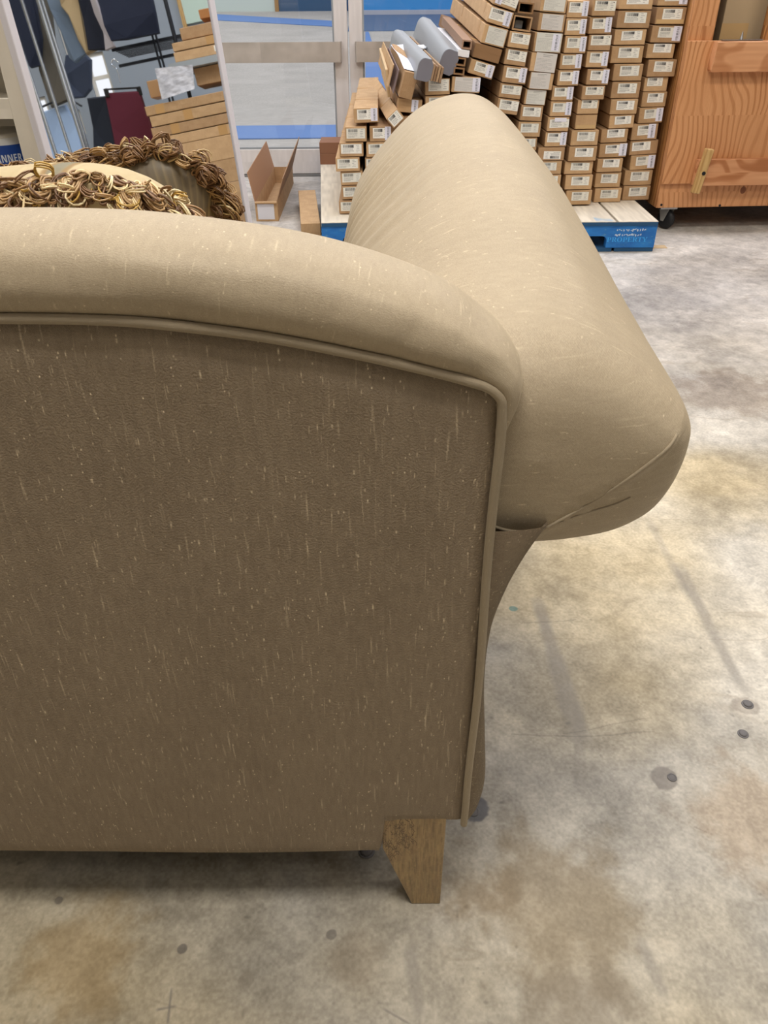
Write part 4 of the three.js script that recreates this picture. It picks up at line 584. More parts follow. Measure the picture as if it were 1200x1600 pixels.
stack([
  [Q(778, 152.4, 812.4, 157.6, 808.6, 180.2, 774, 176), { ...A, lw: 0.88, lh: 0.66 }], [Q(782, 129.4, 818, 133.6, 813.6, 156.6, 778.4, 151.6), { ...A, lw: 0.88, lx: 0.03 }], [Q(787, 102, 826.6, 106.4, 821, 132.8, 783, 128.2), { ...S, lw: 0.74, lx: 0 }], [Q(790.4, 73.8, 826.2, 79.2, 821.4, 104.8, 786.6, 100.4), { ...A, lw: 0.86, lh: 0.62 }], [Q(795.4, 47.8, 830.2, 52.2, 825.8, 78, 791.8, 73), { ...A, lw: 0.86, lh: 0.62 }],
  [Q(802.6, 22.4, 832.6, 27, 829.4, 50.6, 799.6, 46.6), { open: 1, contents_or_shade: std({ color: 0x8d949c, roughness: 0.5 }), label: 'torn open carton end showing a grey slat inside, near the top of the heap', tape: false }], [Q(811, 3, 836, 4, 832.4, 23.6, 807.4, 19), { open: 1, mat: cardDark, contents_or_shade: black, label: 'dark open carton end at the very top of the carton heap', tape: false }],
], -4.0, 'in sixth stack from wooden crate', { L: 1.15, yaw: 0.055 }, GR);
// big cartons at the top left of the heap, their long tan sides in the light
const slant = (q, o) => carton(q, -3.98, { L: 1.25, group: GR, tape: [0.12, 0.62], sh: 0.97, ...o });
slant(Q(735, 90.5, 775, 103, 769.4, 126, 730.6, 113.6), { ...S, lw: 0.66, lh: 0.66, label: 'tilted brown carton with barcode label and lavender sticker, lowest of the slanting pile', back: [700, 62, -5.15] });
slant(Q(742, 65.5, 785.6, 77.6, 780.4, 101.4, 736.8, 88.6), { mat: cardDark, label: 'bare dark brown carton end in the slanting pile above the sofa arm', back: [706, 38, -5.15] });
slant(Q(757, 36.6, 795, 46.4, 788, 77, 750.4, 66.4), { ...B2, lw: 0.78, lh: 0.88, lx: 0.06, label: 'tan carton with large pale label in the slanting pile over the bare carton', back: [722, 14, -5.15], mat: cards[2] });
slant(Q(767, 7.4, 804, 21, 796.6, 45.4, 759.2, 34.6), { ...S, lw: 0.9, lh: 0.7, lx: -0.02, sx: 0.3, label: 'tan carton with crumpled label and lavender sticker, second from top of the slanting pile', back: [730, -14, -5.15], mat: cards[2] });
slant(Q(776, -20, 813, -7, 806.4, 19.6, 769.6, 6.2), { ...S, lw: 0.9, lh: 0.8, sx: -0.3, label: 'tan carton cut off by the top picture edge, topmost of the slanting pile', back: [738, -38, -5.15], mat: cards[0] });
// low cartons just showing over the sofa arm
carton(Q(706, 118.6, 752.4, 121.6, 749.6, 146, 704.4, 144), -3.96, { lab: 'B', st: 1, lw: 0.84, lh: 0.9, sx: 0.36, label: 'brown carton with large pale label just above the peak of the sofa arm', group: GR });
carton(Q(664, 123.4, 704.2, 122.2, 703.4, 147.4, 663.4, 149.4), -3.96, { ...A, lw: 0.82, lh: 0.72, label: 'brown carton with barcode label lying under the grey profiles', group: GR });
carton(Q(664.6, 150.4, 703.8, 149, 702.6, 175, 663.8, 176.6), -3.96, { ...A, lw: 0.8, label: 'brown carton mostly behind the sofa arm, under the carton below the grey profiles', group: GR });
carton(Q(621, 152, 661, 157, 659, 178, 620, 175), -3.97, { st: 1, sx: 0.2, label: 'brown carton end with crumpled lavender paper left of the sofa arm peak', group: GR, L: 0.6 });
// long lengths with open ends
carton(Q(723, 61.4, 738.6, 63.4, 736.4, 78, 720.6, 76.4), -3.95, { open: 1, name: 'long_box', label: 'long brown box with dark open end beside the slanting cartons', back: [695, 31, -4.95], L: 0.95, mat: std({ color: 0xa07f68, roughness: 0.7 }), tape: false, contents_or_shade: std({ color: 0x5a4a48, roughness: 0.6 }) });
carton(Q(716, 76, 735, 79.4, 732.6, 90.8, 713.6, 88), -3.95, { name: 'long_box', label: 'long glossy white box between two brown lengths', back: [688, 47, -4.95], L: 0.95, mat: std({ color: 0xe9e7ea, roughness: 0.35 }), tape: false });
carton(Q(713.4, 88.8, 729, 91, 726.8, 104.2, 711.4, 102), -3.95, { open: 1, name: 'long_box', label: 'open brown length with its inside shade painted black below the white box', back: [680, 60, -4.95], L: 0.95, mat: cardDark, tape: false, contents_or_shade: black });
carton(Q(709.6, 104.6, 727, 106.6, 725.2, 117.8, 707.6, 116.4), -3.95, { open: 1, name: 'long_box', label: 'lowest open-ended brown length, just over the pale labelled carton', back: [672, 78, -4.95], L: 0.95, mat: cardDark, tape: false, contents_or_shade: black });
// grey plastic profiles: rounded on one side, with ribbed wood-tone lining
{
  const grey = std({ color: 0x8b8e92, roughness: 0.4 }), greyEnd = std({ color: 0x77757f, roughness: 0.6 });
  const profile = (label, front, back, w, h, roll, ribs) => {
    const F = onZ(front[0], front[1], front[2]), Bk = onZ(back[0], back[1], back[2]); const L = F.distanceTo(Bk), zd = F.clone().sub(Bk).normalize(); const xd = V(Math.cos(roll), Math.sin(roll), 0); xd.addScaledVector(zd, -xd.dot(zd)).normalize(); const yd = zd.clone().cross(xd);
    const base = Bk.clone().add(F).multiplyScalar(0.5); const g = thing('grey_profile', label, 'plastic profile', [base.x, base.y, base.z], 'grey profiles on the heap'); g.quaternion.setFromRotationMatrix(new THREE.Matrix4().makeBasis(xd, yd, zd));
    const s = new THREE.Shape(); s.moveTo(-w / 2, -h / 2); s.lineTo(-w / 2, h * 0.05); s.quadraticCurveTo(-w / 2, h * 0.5, -w * 0.05, h * 0.5); s.lineTo(w * 0.3, h * 0.5); s.lineTo(w / 2, h * 0.25); s.lineTo(w / 2, -h * 0.35); s.lineTo(w * 0.3, -h / 2); s.closePath();
    const e = new THREE.ExtrudeGeometry(s, { depth: L, bevelEnabled: true, bevelSize: 0.001, bevelThickness: 0.001, bevelSegments: 1 }); e.translate(0, 0, -L / 2); part('profile_body', e, grey, g);
    const c = new THREE.ExtrudeGeometry(s, { depth: 0.003, bevelEnabled: false }); c.scale(0.985, 0.985, 1); c.translate(0, 0, L / 2 + 0.0012); part('end_cap', c, greyEnd, g);
    if (ribs) for (let i = 0; i < 4; i++) part('wood_tone_rib', box(w * 0.5 + i * 0.013, w * 0.5 + i * 0.013 + 0.011, -h * 0.42, h * 0.34 - (i % 2) * 0.006, -L / 2, L / 2, 0.002), std({ color: [0xa58566, 0x8b6c50, 0xa98a6a, 0x94765a][i], roughness: 0.6 }), g);
    return g;
  };
  profile('grey rounded plastic profile with ribbed wood-tone edge lying on the cartons', [664, 109, -3.88], [621, 62, -4.75], 0.066, 0.088, -0.22, true);
  profile('grey D-shaped plastic profile lying to the right of the ribbed one', [701, 97, -3.95], [661, 44, -4.85], 0.076, 0.098, -0.35, false);
  const pt = thing('paper_wad', 'small crumple of clear film on the ribbed grey profile', 'paper', [0, 0, 0]); const pp = onZ(655, 74, -4.35); pt.position.copy(pp); const gg = new THREE.IcosahedronGeometry(0.03, 2); const p = gg.attributes.position; for (let i = 0; i < p.count; i++) { const k = 0.6 + 0.8 * vn(p.getX(i) * 90 + 5, p.getY(i) * 90 + p.getZ(i) * 70); p.setXYZ(i, p.getX(i) * k * 1.5, p.getY(i) * k * 0.35, p.getZ(i) * k * 1.5); } gg.computeVertexNormals(); part('wad', gg, std({ color: 0xd8dade, roughness: 0.3 }), pt);
}
// ragged brown carton standing on edge, paper sleeve on top
{
  const r = carton(Q(634.4, 110.4, 654.6, 116, 643.4, 158, 620.6, 151), -3.93, { label: 'crushed brown carton on edge with torn flaps and white paper sheet beside grey profiles', back: [612, 78, -4.5], L: 0.45, group: GR, tape: false, mat: cards[3] });
  const s = grid(16, 6, (u, v) => V(lerp(-r.w * 0.55, r.w * 0.5, v), r.h + 0.004 + 0.01 * Math.sin(u * 5 + v * 2) * u, lerp(r.L * 0.46, -r.L * 0.5, u))); part('paper_sheet', s, std({ color: 0xe8e6f0, roughness: 0.7, side: THREE.DoubleSide }), r.g);
  part('torn_flap', box(-r.w / 2 - 0.045, -r.w / 2 - 0.041, r.h * 0.1, r.h * 0.98, -r.L * 0.5, r.L * 0.35), cards[2], r.g);
  part('torn_flap', box(-r.w / 2 - 0.022, -r.w / 2 - 0.018, r.h * 0.0, r.h * 0.9, -r.L * 0.4, r.L * 0.42), std({ color: 0x7d6a68, roughness: 0.8 }), r.g);
  carton(Q(600.5, 107, 604.5, 108, 612, 152, 607.5, 154), -4.05, { name: 'cardboard_strip', label: 'narrow white-backed cardboard strip beside the crushed carton', L: 0.35, tape: false, mat: cardPale, back: [596, 95, -4.4] });
}
// left stack
stack([
  [Q(528.6, 313.8, 570.5, 313, 568.6, 333.4, 529.6, 334.4), A], [Q(533, 290.8, 572.5, 290, 570.6, 311.4, 533.4, 312.4), A], [Q(531, 268.8, 568.4, 267.6, 566.6, 289, 532.2, 289.8), A], [Q(523, 246, 563.2, 245.2, 562, 267, 525, 268.2), A], [Q(529, 222.8, 568.2, 222.2, 568.6, 244, 530.4, 245), A], [Q(538.2, 198, 573.4, 197.6, 573.6, 221, 538.8, 221.4), A],
  [Q(552.2, 169.6, 591.4, 167.4, 592.2, 191.6, 551.8, 192.6), { ...S, lw: 0.62, lx: -0.05 }],
], -3.94, 'in low stack by glass door', { L: 1.3, yaw: 0.0, lw: 0.86, lh: 0.68, ly: 0.56, lx: 0, tape: [0.25, 0.6] }, GR);
stack([
  [Q(574, 290, 612, 290, 610, 311, 574, 312), A], [Q(572, 268.8, 610, 268, 608, 289, 572, 289.6), A], [Q(570, 246.4, 608, 246, 606, 267, 569.6, 268), { ...A, lx: -0.05 }], [Q(571.8, 222.4, 609.4, 222, 608, 245, 571.4, 245.6), A], [Q(576.8, 197.2, 613, 196.6, 612, 221.4, 577, 222), { ...S, lw: 0.7, mid: 1 }],
], -3.95, 'in stack half behind sofa arm', { L: 1.3, yaw: 0.0, lw: 0.8, lh: 0.66, ly: 0.56, lx: 0 }, GR);
carton(Q(602, 186.6, 619.4, 169.6, 633.6, 183.2, 616, 200.6), -3.92, { lab: 'A', lw: 0.84, lh: 0.84, ly: 0.5, lx: 0, label: 'tan carton tipped on its corner on the left stacks, leaning toward the heap', group: GR, L: 1.0, back: [586, 134, -4.9], tape: [0.3, 0.66], mat: cards[2] });
// brown carton end behind the low stack
{ const c = onY(513, 257, DECK); const g = thing('small_carton', 'small reddish brown carton lying on the pallet behind the low stack', 'carton', [c.x + 0.05, DECK, c.z - 0.1]); const m = std({ color: 0x8a5f45, roughness: 0.8 }); part('carton_body', box(-0.1, 0.06, 0.0, 0.062, -0.1, 0.1, 0.002), m, g); part('lid_half', box(-0.1, 0.06, 0.0625, 0.125, -0.1, 0.1, 0.002), m, g); }
// hidden lower cartons that carry the heap
{
  const m = cards[3]; let n = 0;
  const fill = (x0, x1, top, z0, z1, yaw = 0) => { const rows = Math.max(1, Math.round((top - DECK) / 0.085)), h = (top - DECK) / rows; for (let i = 0; i < rows; i++) { const g = thing('carton', 'brown carton low in the heap, hidden behind the sofa arm', 'carton', [(x0 + x1) / 2 - 0.015, DECK + i * h, (z0 + z1) / 2], 'hidden lower cartons'); g.rotation.y = yaw; part('carton_body', box(-(x1 - x0) / 2, (x1 - x0) / 2, 0.001, h - 0.0005, (z1 - z0) / 2, -(z1 - z0) / 2, 0.003), m, g); } };
  const yAt = (px, py, z) => onZ(px, py, z).y;
  const X = (px, z, py = 240) => onZ(px, py, z).x;
  fill(0.605, 0.725, yAt(820, 236, -4.03), -4.04, -5.2, 0.055);
  fill(0.46, 0.565, yAt(790, 181.5, -4.0), -4.02, -5.15, 0.055);
  fill(0.33, 0.43, yAt(728, 148, -3.96), -3.99, -5.15, 0.03);
  fill(0.18, 0.30, yAt(684, 178.6, -3.96), -3.97, -5.2, 0.026);
  fill(0.045, 0.165, yAt(640, 180, -3.97) - 0.005, -3.99, -5.2);
  fill(-0.085, 0.035, yAt(592, 313, -3.95), -3.96, -5.2);
}
// ------------------------------------------------------------------ opened long carton and closed carton on the floor by the door
{
  const hC = 0.1, n0 = onY(398, 316, hC), n1 = onY(433, 316, hC), f0 = onY(438, 241, hC); const w = n1.x - n0.x; const L = 0.95; const dir = V(f0.x - n0.x, 0, f0.z - n0.z).normalize();
  const g = thing('open_carton', 'long opened carton with tall raised flaps standing on the floor by the glass door', 'carton', [(n0.x + n1.x) / 2 + dir.x * L / 2, 0, n0.z + dir.z * L / 2]); g.rotation.y = Math.atan2(-dir.x, -dir.z);
  const t = 0.004, hw = w / 2, m = cards[1];
  part('carton_floor', box(-hw, hw, 0, t, -L / 2, L / 2), m, g); part('carton_wall', box(-hw, -hw + t, t, hC, -L / 2, L / 2), cards[0], g); part('carton_wall', box(hw - t, hw, t, hC, -L / 2, L / 2), m, g); part('carton_wall', box(-hw + t, hw - t, t, hC, -L / 2, -L / 2 + t), m, g); part('carton_wall', box(-hw + t, hw - t, t, hC, L / 2 - t, L / 2), cards[0], g);
  const flap = (x, ang, h0, h1, mm) => { const s = new THREE.Shape(); s.moveTo(-L / 2, 0); s.lineTo(L / 2, 0); s.lineTo(L / 2 - 0.02, h1); s.lineTo(-L / 2 + 0.03, h0); s.closePath(); const e = new THREE.ExtrudeGeometry(s, { depth: t, bevelEnabled: false }); e.rotateY(-Math.PI / 2); e.scale(1, 1, 1); e.rotateZ(ang); e.translate(x, hC, 0); return part('flap', e, mm, g); };
  flap(-hw + t, 0.2, 0.16, 0.15, std({ color: 0xa57c5c, roughness: 0.85 })); flap(hw, -0.32, 0.19, 0.12, std({ color: 0x97775a, roughness: 0.85 }));
  part('end_flap', box(-hw + 0.002, hw - 0.002, hC - 0.002, hC + 0.004, L / 2, L / 2 + 0.02), cards[2], g);
  const s = part('label', sheet(w * 0.74, hC * 0.8), std({ color: 0xdcdbe4, roughness: 0.6 }), g); s.position.set(-0.004, hC * 0.5, L / 2 + 0.0008);
  const a = onY(466, 297, 0.085), b = onY(493, 296.5, 0.085), c = onY(500, 349, 0.085), d = onY(470, 349, 0.085); const cw = (b.x - a.x + c.x - d.x) / 2, len = c.z - a.z; const dd = V(a.x - d.x, 0, a.z - d.z).normalize();
  const k = thing('carton', 'closed plain long carton lying on the floor right of the opened one', 'carton', [(a.x + b.x + c.x + d.x) / 4, 0, (a.z + c.z) / 2]); k.rotation.y = Math.atan2(-dd.x, -dd.z); part('carton_body', box(-cw / 2, cw / 2, 0, 0.085, -len / 2, len / 2, 0.003), cards[0], k); 
}
// ------------------------------------------------------------------ wooden crate on casters
{
  const th = 3 * Math.PI / 180, nz = V(Math.sin(th), 0, Math.cos(th)), ux = V(Math.cos(th), 0, -Math.sin(th)); const P0 = onZ(1046, 190, -4.13); P0.y = 0; P0.x += 0.014;
  const Lc = (px, py, out = 0) => { const d = ray(px, py); const t = (P0.clone().addScaledVector(nz, out).sub(EYE)).dot(nz) / d.dot(nz); const q = EYE.clone().addScaledVector(d, t).sub(P0); return [q.dot(ux), q.y]; };
  const g = thing('wooden_crate', 'large reddish wooden crate on casters with a battened door and pale turn button', 'crate', [P0.x, 0, P0.z]); g.rotation.y = th;
  const W = 1.15, D = 0.95, T = 1.55, y0 = Lc(1030, 325)[1];
  const pTop = Lc(1078, 64, 0.02)[1], pBot = Lc(1035, 288, 0.02)[1], pL = Lc(1054, 180, 0.02)[0];
  const postR = Lc(1120, 30)[0];
  part('side_panel', box(0, 0.018, y0, T, -D, -0.03), plySide, g); part('side_panel', box(W - 0.018, W, y0, T, -D, -0.03), plySide, g);
  part('back_panel', box(0.018, W - 0.018, y0, T, -D, -D + 0.018), plySide, g); part('bottom_panel', box(0.018, W - 0.018, y0, y0 + 0.03, -D + 0.018, -0.03), plySide, g); part('top_panel', box(0, W, T, T + 0.02, -D, 0), plyMat, g);
  part('corner_post', box(0, postR, y0 + 0.15, T, -0.03, 0, 0.002), plyMat, g); part('corner_post', box(W - postR, W, y0 + 0.15, T, -0.03, 0, 0.002), plyMat, g);
  const inner = Lc(1199, 30)[0]; part('inner_post', box(inner, inner + 0.09, y0 + 0.15, T, -0.03, -0.002, 0.002), plySide, g);
  const bb = part('bottom_board', box(0, W, y0, y0 + 0.15, -0.03, 0, 0.002), plyMat, g);
  for (const [px, py] of [[1033.4, 320], [1124.5, 321]]) { const q = Lc(px, py); const s = new THREE.CylinderGeometry(0.006, 0.006, 0.003, 12); s.rotateX(Math.PI / 2); s.translate(q[0], q[1], 0.001); part('screw', s, darkSteel, bb); }
  const kn = Lc(1161, 297); const kg = new THREE.CircleGeometry(0.018, 20); kg.scale(0.8, 1, 1); kg.translate(kn[0], kn[1], 0.0006); part('knot', kg, std({ color: 0x7e4a2a, roughness: 0.6 }), bb);
  const door = part('door_panel', box(pL, W - 0.02, pBot, pTop, 0.002, 0.02, 0.002), plyMat, g);
  const e0 = Lc(1118, 88, 0.065)[0], et = Lc(1150, 66, 0.065)[1], eb = Lc(1150, 112, 0.065)[1];
  const s = new THREE.Shape(); s.moveTo(e0, et); s.lineTo(W - 0.02, et); s.lineTo(W - 0.02, eb); s.lineTo(e0 + 0.006, eb); s.quadraticCurveTo(e0 - 0.006, eb, e0 - 0.005, eb + 0.012); s.closePath();
  const beam = new THREE.ExtrudeGeometry(s, { depth: 0.043, bevelEnabled: true, bevelSize: 0.002, bevelThickness: 0.002, bevelSegments: 1 }); beam.translate(0, 0, 0.0205); part('top_batten', beam, pineH, door);
  const l0 = Lc(1088, 270, 0.055)[0], lt = Lc(1150, 249, 0.055)[1], lb = Lc(1150, 290, 0.055)[1]; part('lower_batten', box(l0, W - 0.02, lb, lt, 0.0205, 0.055, 0.003), pineH, door);
  // turn button
  const ta = Lc(1110.5, 233, 0.08), tb = Lc(1087, 303, 0.08); const cx = (ta[0] + tb[0]) / 2, cy = (ta[1] + tb[1]) / 2, ln = Math.hypot(ta[0] - tb[0], ta[1] - tb[1]), an = Math.atan2(ta[0] - tb[0], ta[1] - tb[1]);
  const btn = part('turn_button', (() => { const q = new RoundedBoxGeometry(0.044, ln, 0.024, 2, 0.006); boxUV(q); q.rotateZ(-an); q.translate(cx, cy, 0.068); return q; })(), pinePale, g);
  const sc = Lc(1099.6, 271, 0.081); const sg = new THREE.CylinderGeometry(0.009, 0.009, 0.004, 16); sg.rotateX(Math.PI / 2); sg.translate(sc[0], sc[1], 0.0815); part('screw', sg, darkSteel, btn);
  // latch on top of the door
  const lx = Lc(1160, 60, 0.03)[0]; part('latch_plate', box(lx - 0.09, lx + 0.10, pTop, pTop + 0.004, 0.008, 0.03), steel, g); part('latch_pin', (() => { const q = new THREE.ConeGeometry(0.008, 0.035, 12); q.translate(lx, pTop + 0.0215, 0.02); return q; })(), steel, g);
  // casters
  for (const [x, z] of [[0.075, -0.06], [W - 0.075, -0.06], [0.075, -D + 0.1], [W - 0.075, -D + 0.1]]) {
    const c = new THREE.Group(); c.name = 'caster'; c.position.set(x, 0, z); g.add(c);
    const wh = new THREE.LatheGeometry([[0, -0.016], [0.03, -0.016], [0.046, -0.013], [0.05, 0], [0.046, 0.013], [0.03, 0.016], [0, 0.016]].map(p => new THREE.Vector2(...p)), 28); wh.rotateZ(Math.PI / 2); wh.rotateY(0.5); wh.translate(0.012, 0.05, 0); part('wheel', wh, rubber, c);
    const fs = new THREE.Shape(); fs.moveTo(-0.032, 0.055); fs.lineTo(0.032, 0.055); fs.lineTo(0.012, -0.008); fs.lineTo(-0.006, -0.008); fs.closePath();
    const fk = [-0.022, 0.02].map(o => { const e = new THREE.ExtrudeGeometry(fs, { depth: 0.002, bevelEnabled: false }); e.translate(0, 0, o); e.rotateY(Math.PI / 2 + 0.5); e.translate(0.008, 0.05, 0); return e; }); part('fork', mergeGeometries(fk), std({ color: 0xb9b6b0, roughness: 0.4, metalness: 0.4 }), c);
    part('caster_plate', box(-0.045, 0.045, y0 - 0.012, y0, -0.045, 0.045, 0.002), steel, c);
  }
  // carton standing in the crate
  const c0 = Lc(1130, 30, -0.10)[0], c1 = Lc(1197.5, 30, -0.10)[0]; const w = c1 - c0; const pos = P0.clone().addScaledVector(ux, (c0 + c1) / 2).addScaledVector(nz, -0.10 - 0.2);
  const k = thing('carton', 'tall grey-tan carton with clear tape standing inside the wooden crate', 'carton', [pos.x, y0 + 0.03, pos.z]); k.rotation.y = th; const hk = 1.2; const cm = std({ color: 0xbaa383, roughness: 0.85 }); part('carton_body', box(-w / 2, w / 2, 0, hk, -0.2, 0.2, 0.004), cm, k); const ty = Lc(1150, 48, -0.1)[1] - y0 - 0.03; part('clear_tape', box(-w / 2 - 0.0008, w * 0.12, ty - 0.035, ty + 0.03, 0.2, 0.2012), clearTape, k);
}
// anchor bolts and plugs left in the concrete
{
  const iron = std({ color: 0x6e6b6c, roughness: 0.7, metalness: 0.15 });
  [[1168, 1101, 0.0095, 0.009, 'iron anchor bolt stub in the concrete at the right edge, upper of the pair'], [1161, 1147, 0.0085, 0.008, 'iron anchor bolt stub in the concrete at the right edge, lower of the pair'], [1050, 1215, 0.007, 0.003, 'small iron plug in the middle of the large round grey patch on the floor'], [740, 1268, 0.008, 0.004, 'iron plug in a dark floor patch beside the sofa leg'], [573, 1330, 0.011, 0.012, 'dark bolt stub in the shadow under the sofa next to the leg']].forEach(([px, py, r, h, label]) => {
    r *= 0.82; h *= 0.5; const p = onY(px, py, 0); const g = thing('anchor_bolt', label, 'bolt', [p.x, 0, p.z], 'bolts in the floor');
    part('bolt_head', new THREE.LatheGeometry([[0, h], [r * 0.55, h], [r * 0.85, h * 0.85], [r, h * 0.55], [r, 0]].map(q => new THREE.Vector2(...q)), 24), iron, g); part('washer', new THREE.LatheGeometry([[r, 0.0006], [r, 0.0016], [r * 1.35, 0.0014], [r * 1.4, 0.0002]].map(q => new THREE.Vector2(...q)), 24), iron, g);
  });
}
// ------------------------------------------------------------------ the aisle to the right that the mirror shows
const aisle = (px, py, x) => { const h = mirrorHit(px, py), d = ray(px, py); const r = d.clone().addScaledVector(MN, -2 * d.dot(MN)); return h.addScaledVector(r, (x - h.x) / r.x); };
{
  // long cartons stacked across the aisle; their long sides face left
  const GA = 'long cartons stacked in the aisle';
  const side = (pts, x, depth, label, mat, tapes = [], extra = {}) => {
    const P = pts.map(p => aisle(p[0], p[1], x)); const zs = P.map(p => p.z), ys = P.map(p => p.y); const zl = (P[0].z + P[3].z) / 2, zr = (P[1].z + P[2].z) / 2, yb = (P[2].y + P[3].y) / 2, yt = (P[0].y + P[1].y) / 2; const z0 = Math.min(zl, zr), z1 = Math.max(zl, zr); const h = Math.max(0.03, yt - yb), len = z1 - z0 + (extra.more || 0);
    const zc = z1 - len / 2;
    const g = thing(extra.name || 'carton', label, 'carton', [x + depth / 2, yb, zc], GA); part('carton_body', box(-depth / 2, depth / 2, 0.001, h - 0.001, -len / 2, len / 2, 0.003), mat, g);
    for (const f of tapes) part('packing_tape', mergeGeometries([box(-depth / 2 - 0.001, -depth / 2 - 0.0002, 0.001, h, z1 - zc - f * len - 0.025, z1 - zc - f * len + 0.025), box(-depth / 2, depth / 2, h - 0.0008, h - 0.0001, z1 - zc - f * len - 0.025, z1 - zc - f * len + 0.025)]), tapeMat, g);
    if (extra.lab) { const m = part('label', new THREE.BoxGeometry(0.001, h * 0.55, 0.06), std({ color: 0xe9e4d8, roughness: 0.5 }), g); m.position.set(-depth / 2 - 0.001, h * 0.6, z1 - zc - extra.lab * len); }
    return { g, z0, z1, yb, yt };
  };
  const X = 2.1; const M = { more: 0.9 };
  const rows = [[[238, 221], [363, 188], [366, 205], [241, 236]], [[238, 204], [360, 171], [363, 187], [239, 220]], [[235, 186], [357, 153], [360, 170], [238, 203]], [[222, 171], [354, 137], [357, 152], [235, 185]]];
  const nm = ['fourth', 'third', 'second', 'topmost'];
  let low; rows.forEach((r, i) => { const k = side(r, X, 0.34, `long tan carton in the mirror view, ${nm[i]} of the lower pile in the aisle`, cards[(i + 2) % 4], [[0.3], [0.5, 0.1], [0.16, 0.62], [0.06, 0.45, 0.9]][i], M); if (i === 0) low = k; });
  { const hh = low.yb; const n = Math.max(1, Math.round(hh / 0.12)); for (let i = 0; i < n; i++) { const g = thing('carton', 'long tan carton low in the aisle pile, below the mirror view', 'carton', [X + 0.17, i * hh / n, (low.z0 + low.z1) / 2 - 0.45], 'hidden aisle cartons'); part('carton_body', box(-0.17, 0.17, 0, hh / n - 0.001, -0.75, 0.75, 0.003), cards[i % 4], g); } }
  side([[304, 108], [348, 96], [352, 124], [307, 137]], X + 0.1, 0.25, 'squat tan carton with white label on the lower pile in the mirror view', cards[1], [], { lab: 0.45, more: 0.3 });
  side([[231, 126], [249, 123], [252, 151], [233, 154]], X + 0.08, 0.16, 'small film-wrapped brown packet left of the paper sheet in the mirror view', std({ color: 0xa88158, roughness: 0.35 }), [], { name: 'small_packet' });
  // steel rack shelf carrying the upper cartons
  const u = side([[271, 84], [342, 66], [345, 82], [275, 100]], X + 0.05, 0.3, 'tan carton with two white labels, lowest on the upper shelf in the mirror view', cards[2], [], { lab: 0.3, more: 0.6 });
  side([[269, 69], [341, 51], [342, 65], [271, 83]], X + 0.05, 0.3, 'tan carton with brown tape, second on the upper shelf in the mirror view', cards[0], [0.25], { more: 0.6 });
  side([[282, 45], [337, 31], [340, 50], [283, 66]], X + 0.07, 0.26, 'wide tan carton with a lip, topmost on the upper shelf in the mirror view', cards[3], [], { more: 0.6 });
  side([[311, 16], [333, 9], [334, 24], [312, 32]], X + 0.1, 0.14, 'small brown carton on top of the upper shelf pile in the mirror view', std({ color: 0xa9713f, roughness: 0.8 }), [], {});
  const rack = thing('steel_rack', 'dark steel wire rack in the aisle seen in the mirror', 'rack', [X + 0.2, 0, u.z1 - 0.7]);
  const zr0 = u.z1 - 1.5, zr1 = u.z1 + 0.04;
  wpart('shelf_board', box(X + 0.03, X + 0.38, u.yb - 0.035, u.yb - 0.001, zr0, zr1), std({ color: 0x9aa0a4, roughness: 0.5 }), rack);
  for (const [a, b] of [[X + 0.36, zr0 + 0.02], [X + 0.36, zr1 - 0.02]]) wpart('rack_post', bar(V(a, 0, b), V(a, 2.1, b), 0.012), darkSteel, rack);
  // crumpled grey paper sheet stuck on the pile
  { const q = [[242, 107], [301, 101], [304, 139], [253, 156]].map(p => aisle(p[0], p[1], X - 0.02)); const g = grid(18, 14, (a, b) => { const t = q[0].clone().lerp(q[1], a), s = q[3].clone().lerp(q[2], a); const p = t.lerp(s, b); p.x += 0.014 * (fbm(a * 7, b * 7, 3) - 0.5) + 0.01 * b * 0; return p; }); const c = q[3].clone(); const t = thing('paper_sheet', 'crumpled pale grey paper sheet in front of the tan cartons in the mirror view', 'paper', [c.x, c.y, c.z]); wpart('sheet', g, std({ map: dataTex(128, 128, (x, y) => { const v = (fbm(x * 0.06, y * 0.09, 4) - 0.5) * 90; return [196 + v, 196 + v, 204 + v]; }), roughness: 0.7, side: THREE.DoubleSide }), t); }
  // garments: cloth outlines with folds and thickness, hung in the aisle
  const garment = (name, label, cat, pts, x, color, o = {}) => {
    const P = pts.map(p => aisle(p[0], p[1], x)); const sh = new THREE.Shape(P.map(p => new THREE.Vector2(-p.z, p.y))); const e = new THREE.ExtrudeGeometry(sh, { depth: o.t || 0.03, bevelEnabled: true, bevelSize: 0.008, bevelThickness: 0.012, bevelSegments: 2, curveSegments: 4 });
    e.rotateY(-Math.PI / 2); // x -> z mirrored below
    const p = e.attributes.position; for (let i = 0; i < p.count; i++) { const X0 = p.getX(i), Y = p.getY(i), Z = p.getZ(i); p.setXYZ(i, x - X0 + 0.02 * Math.sin(Z * 60 + Y * 9), Y, -Z); }
    const c = P.reduce((s, q) => s.add(q), V(0, 0, 0)).multiplyScalar(1 / P.length); const g = thing(name, label, cat, [c.x, Math.min(...P.map(q => q.y)), c.z]);
    e.computeVertexNormals(); wpart('cloth', e, std({ color, roughness: 0.9, side: THREE.DoubleSide }), g); return g;
  };
  garment('garment', 'dark navy coat hanging at the left edge of the mirror view', 'garment', [[8, -20], [50, -20], [56, 20], [62, 60], [60, 100], [50, 104], [38, 90], [20, 30]], 2.95, 0x1a2238);
  garment('garment', 'olive grey trousers hanging lowest at the left of the mirror view', 'garment', [[48, -20], [74, -20], [84, 60], [92, 110], [108, 155], [82, 166], [64, 110], [60, 60]], 3.06, 0x5d5850);
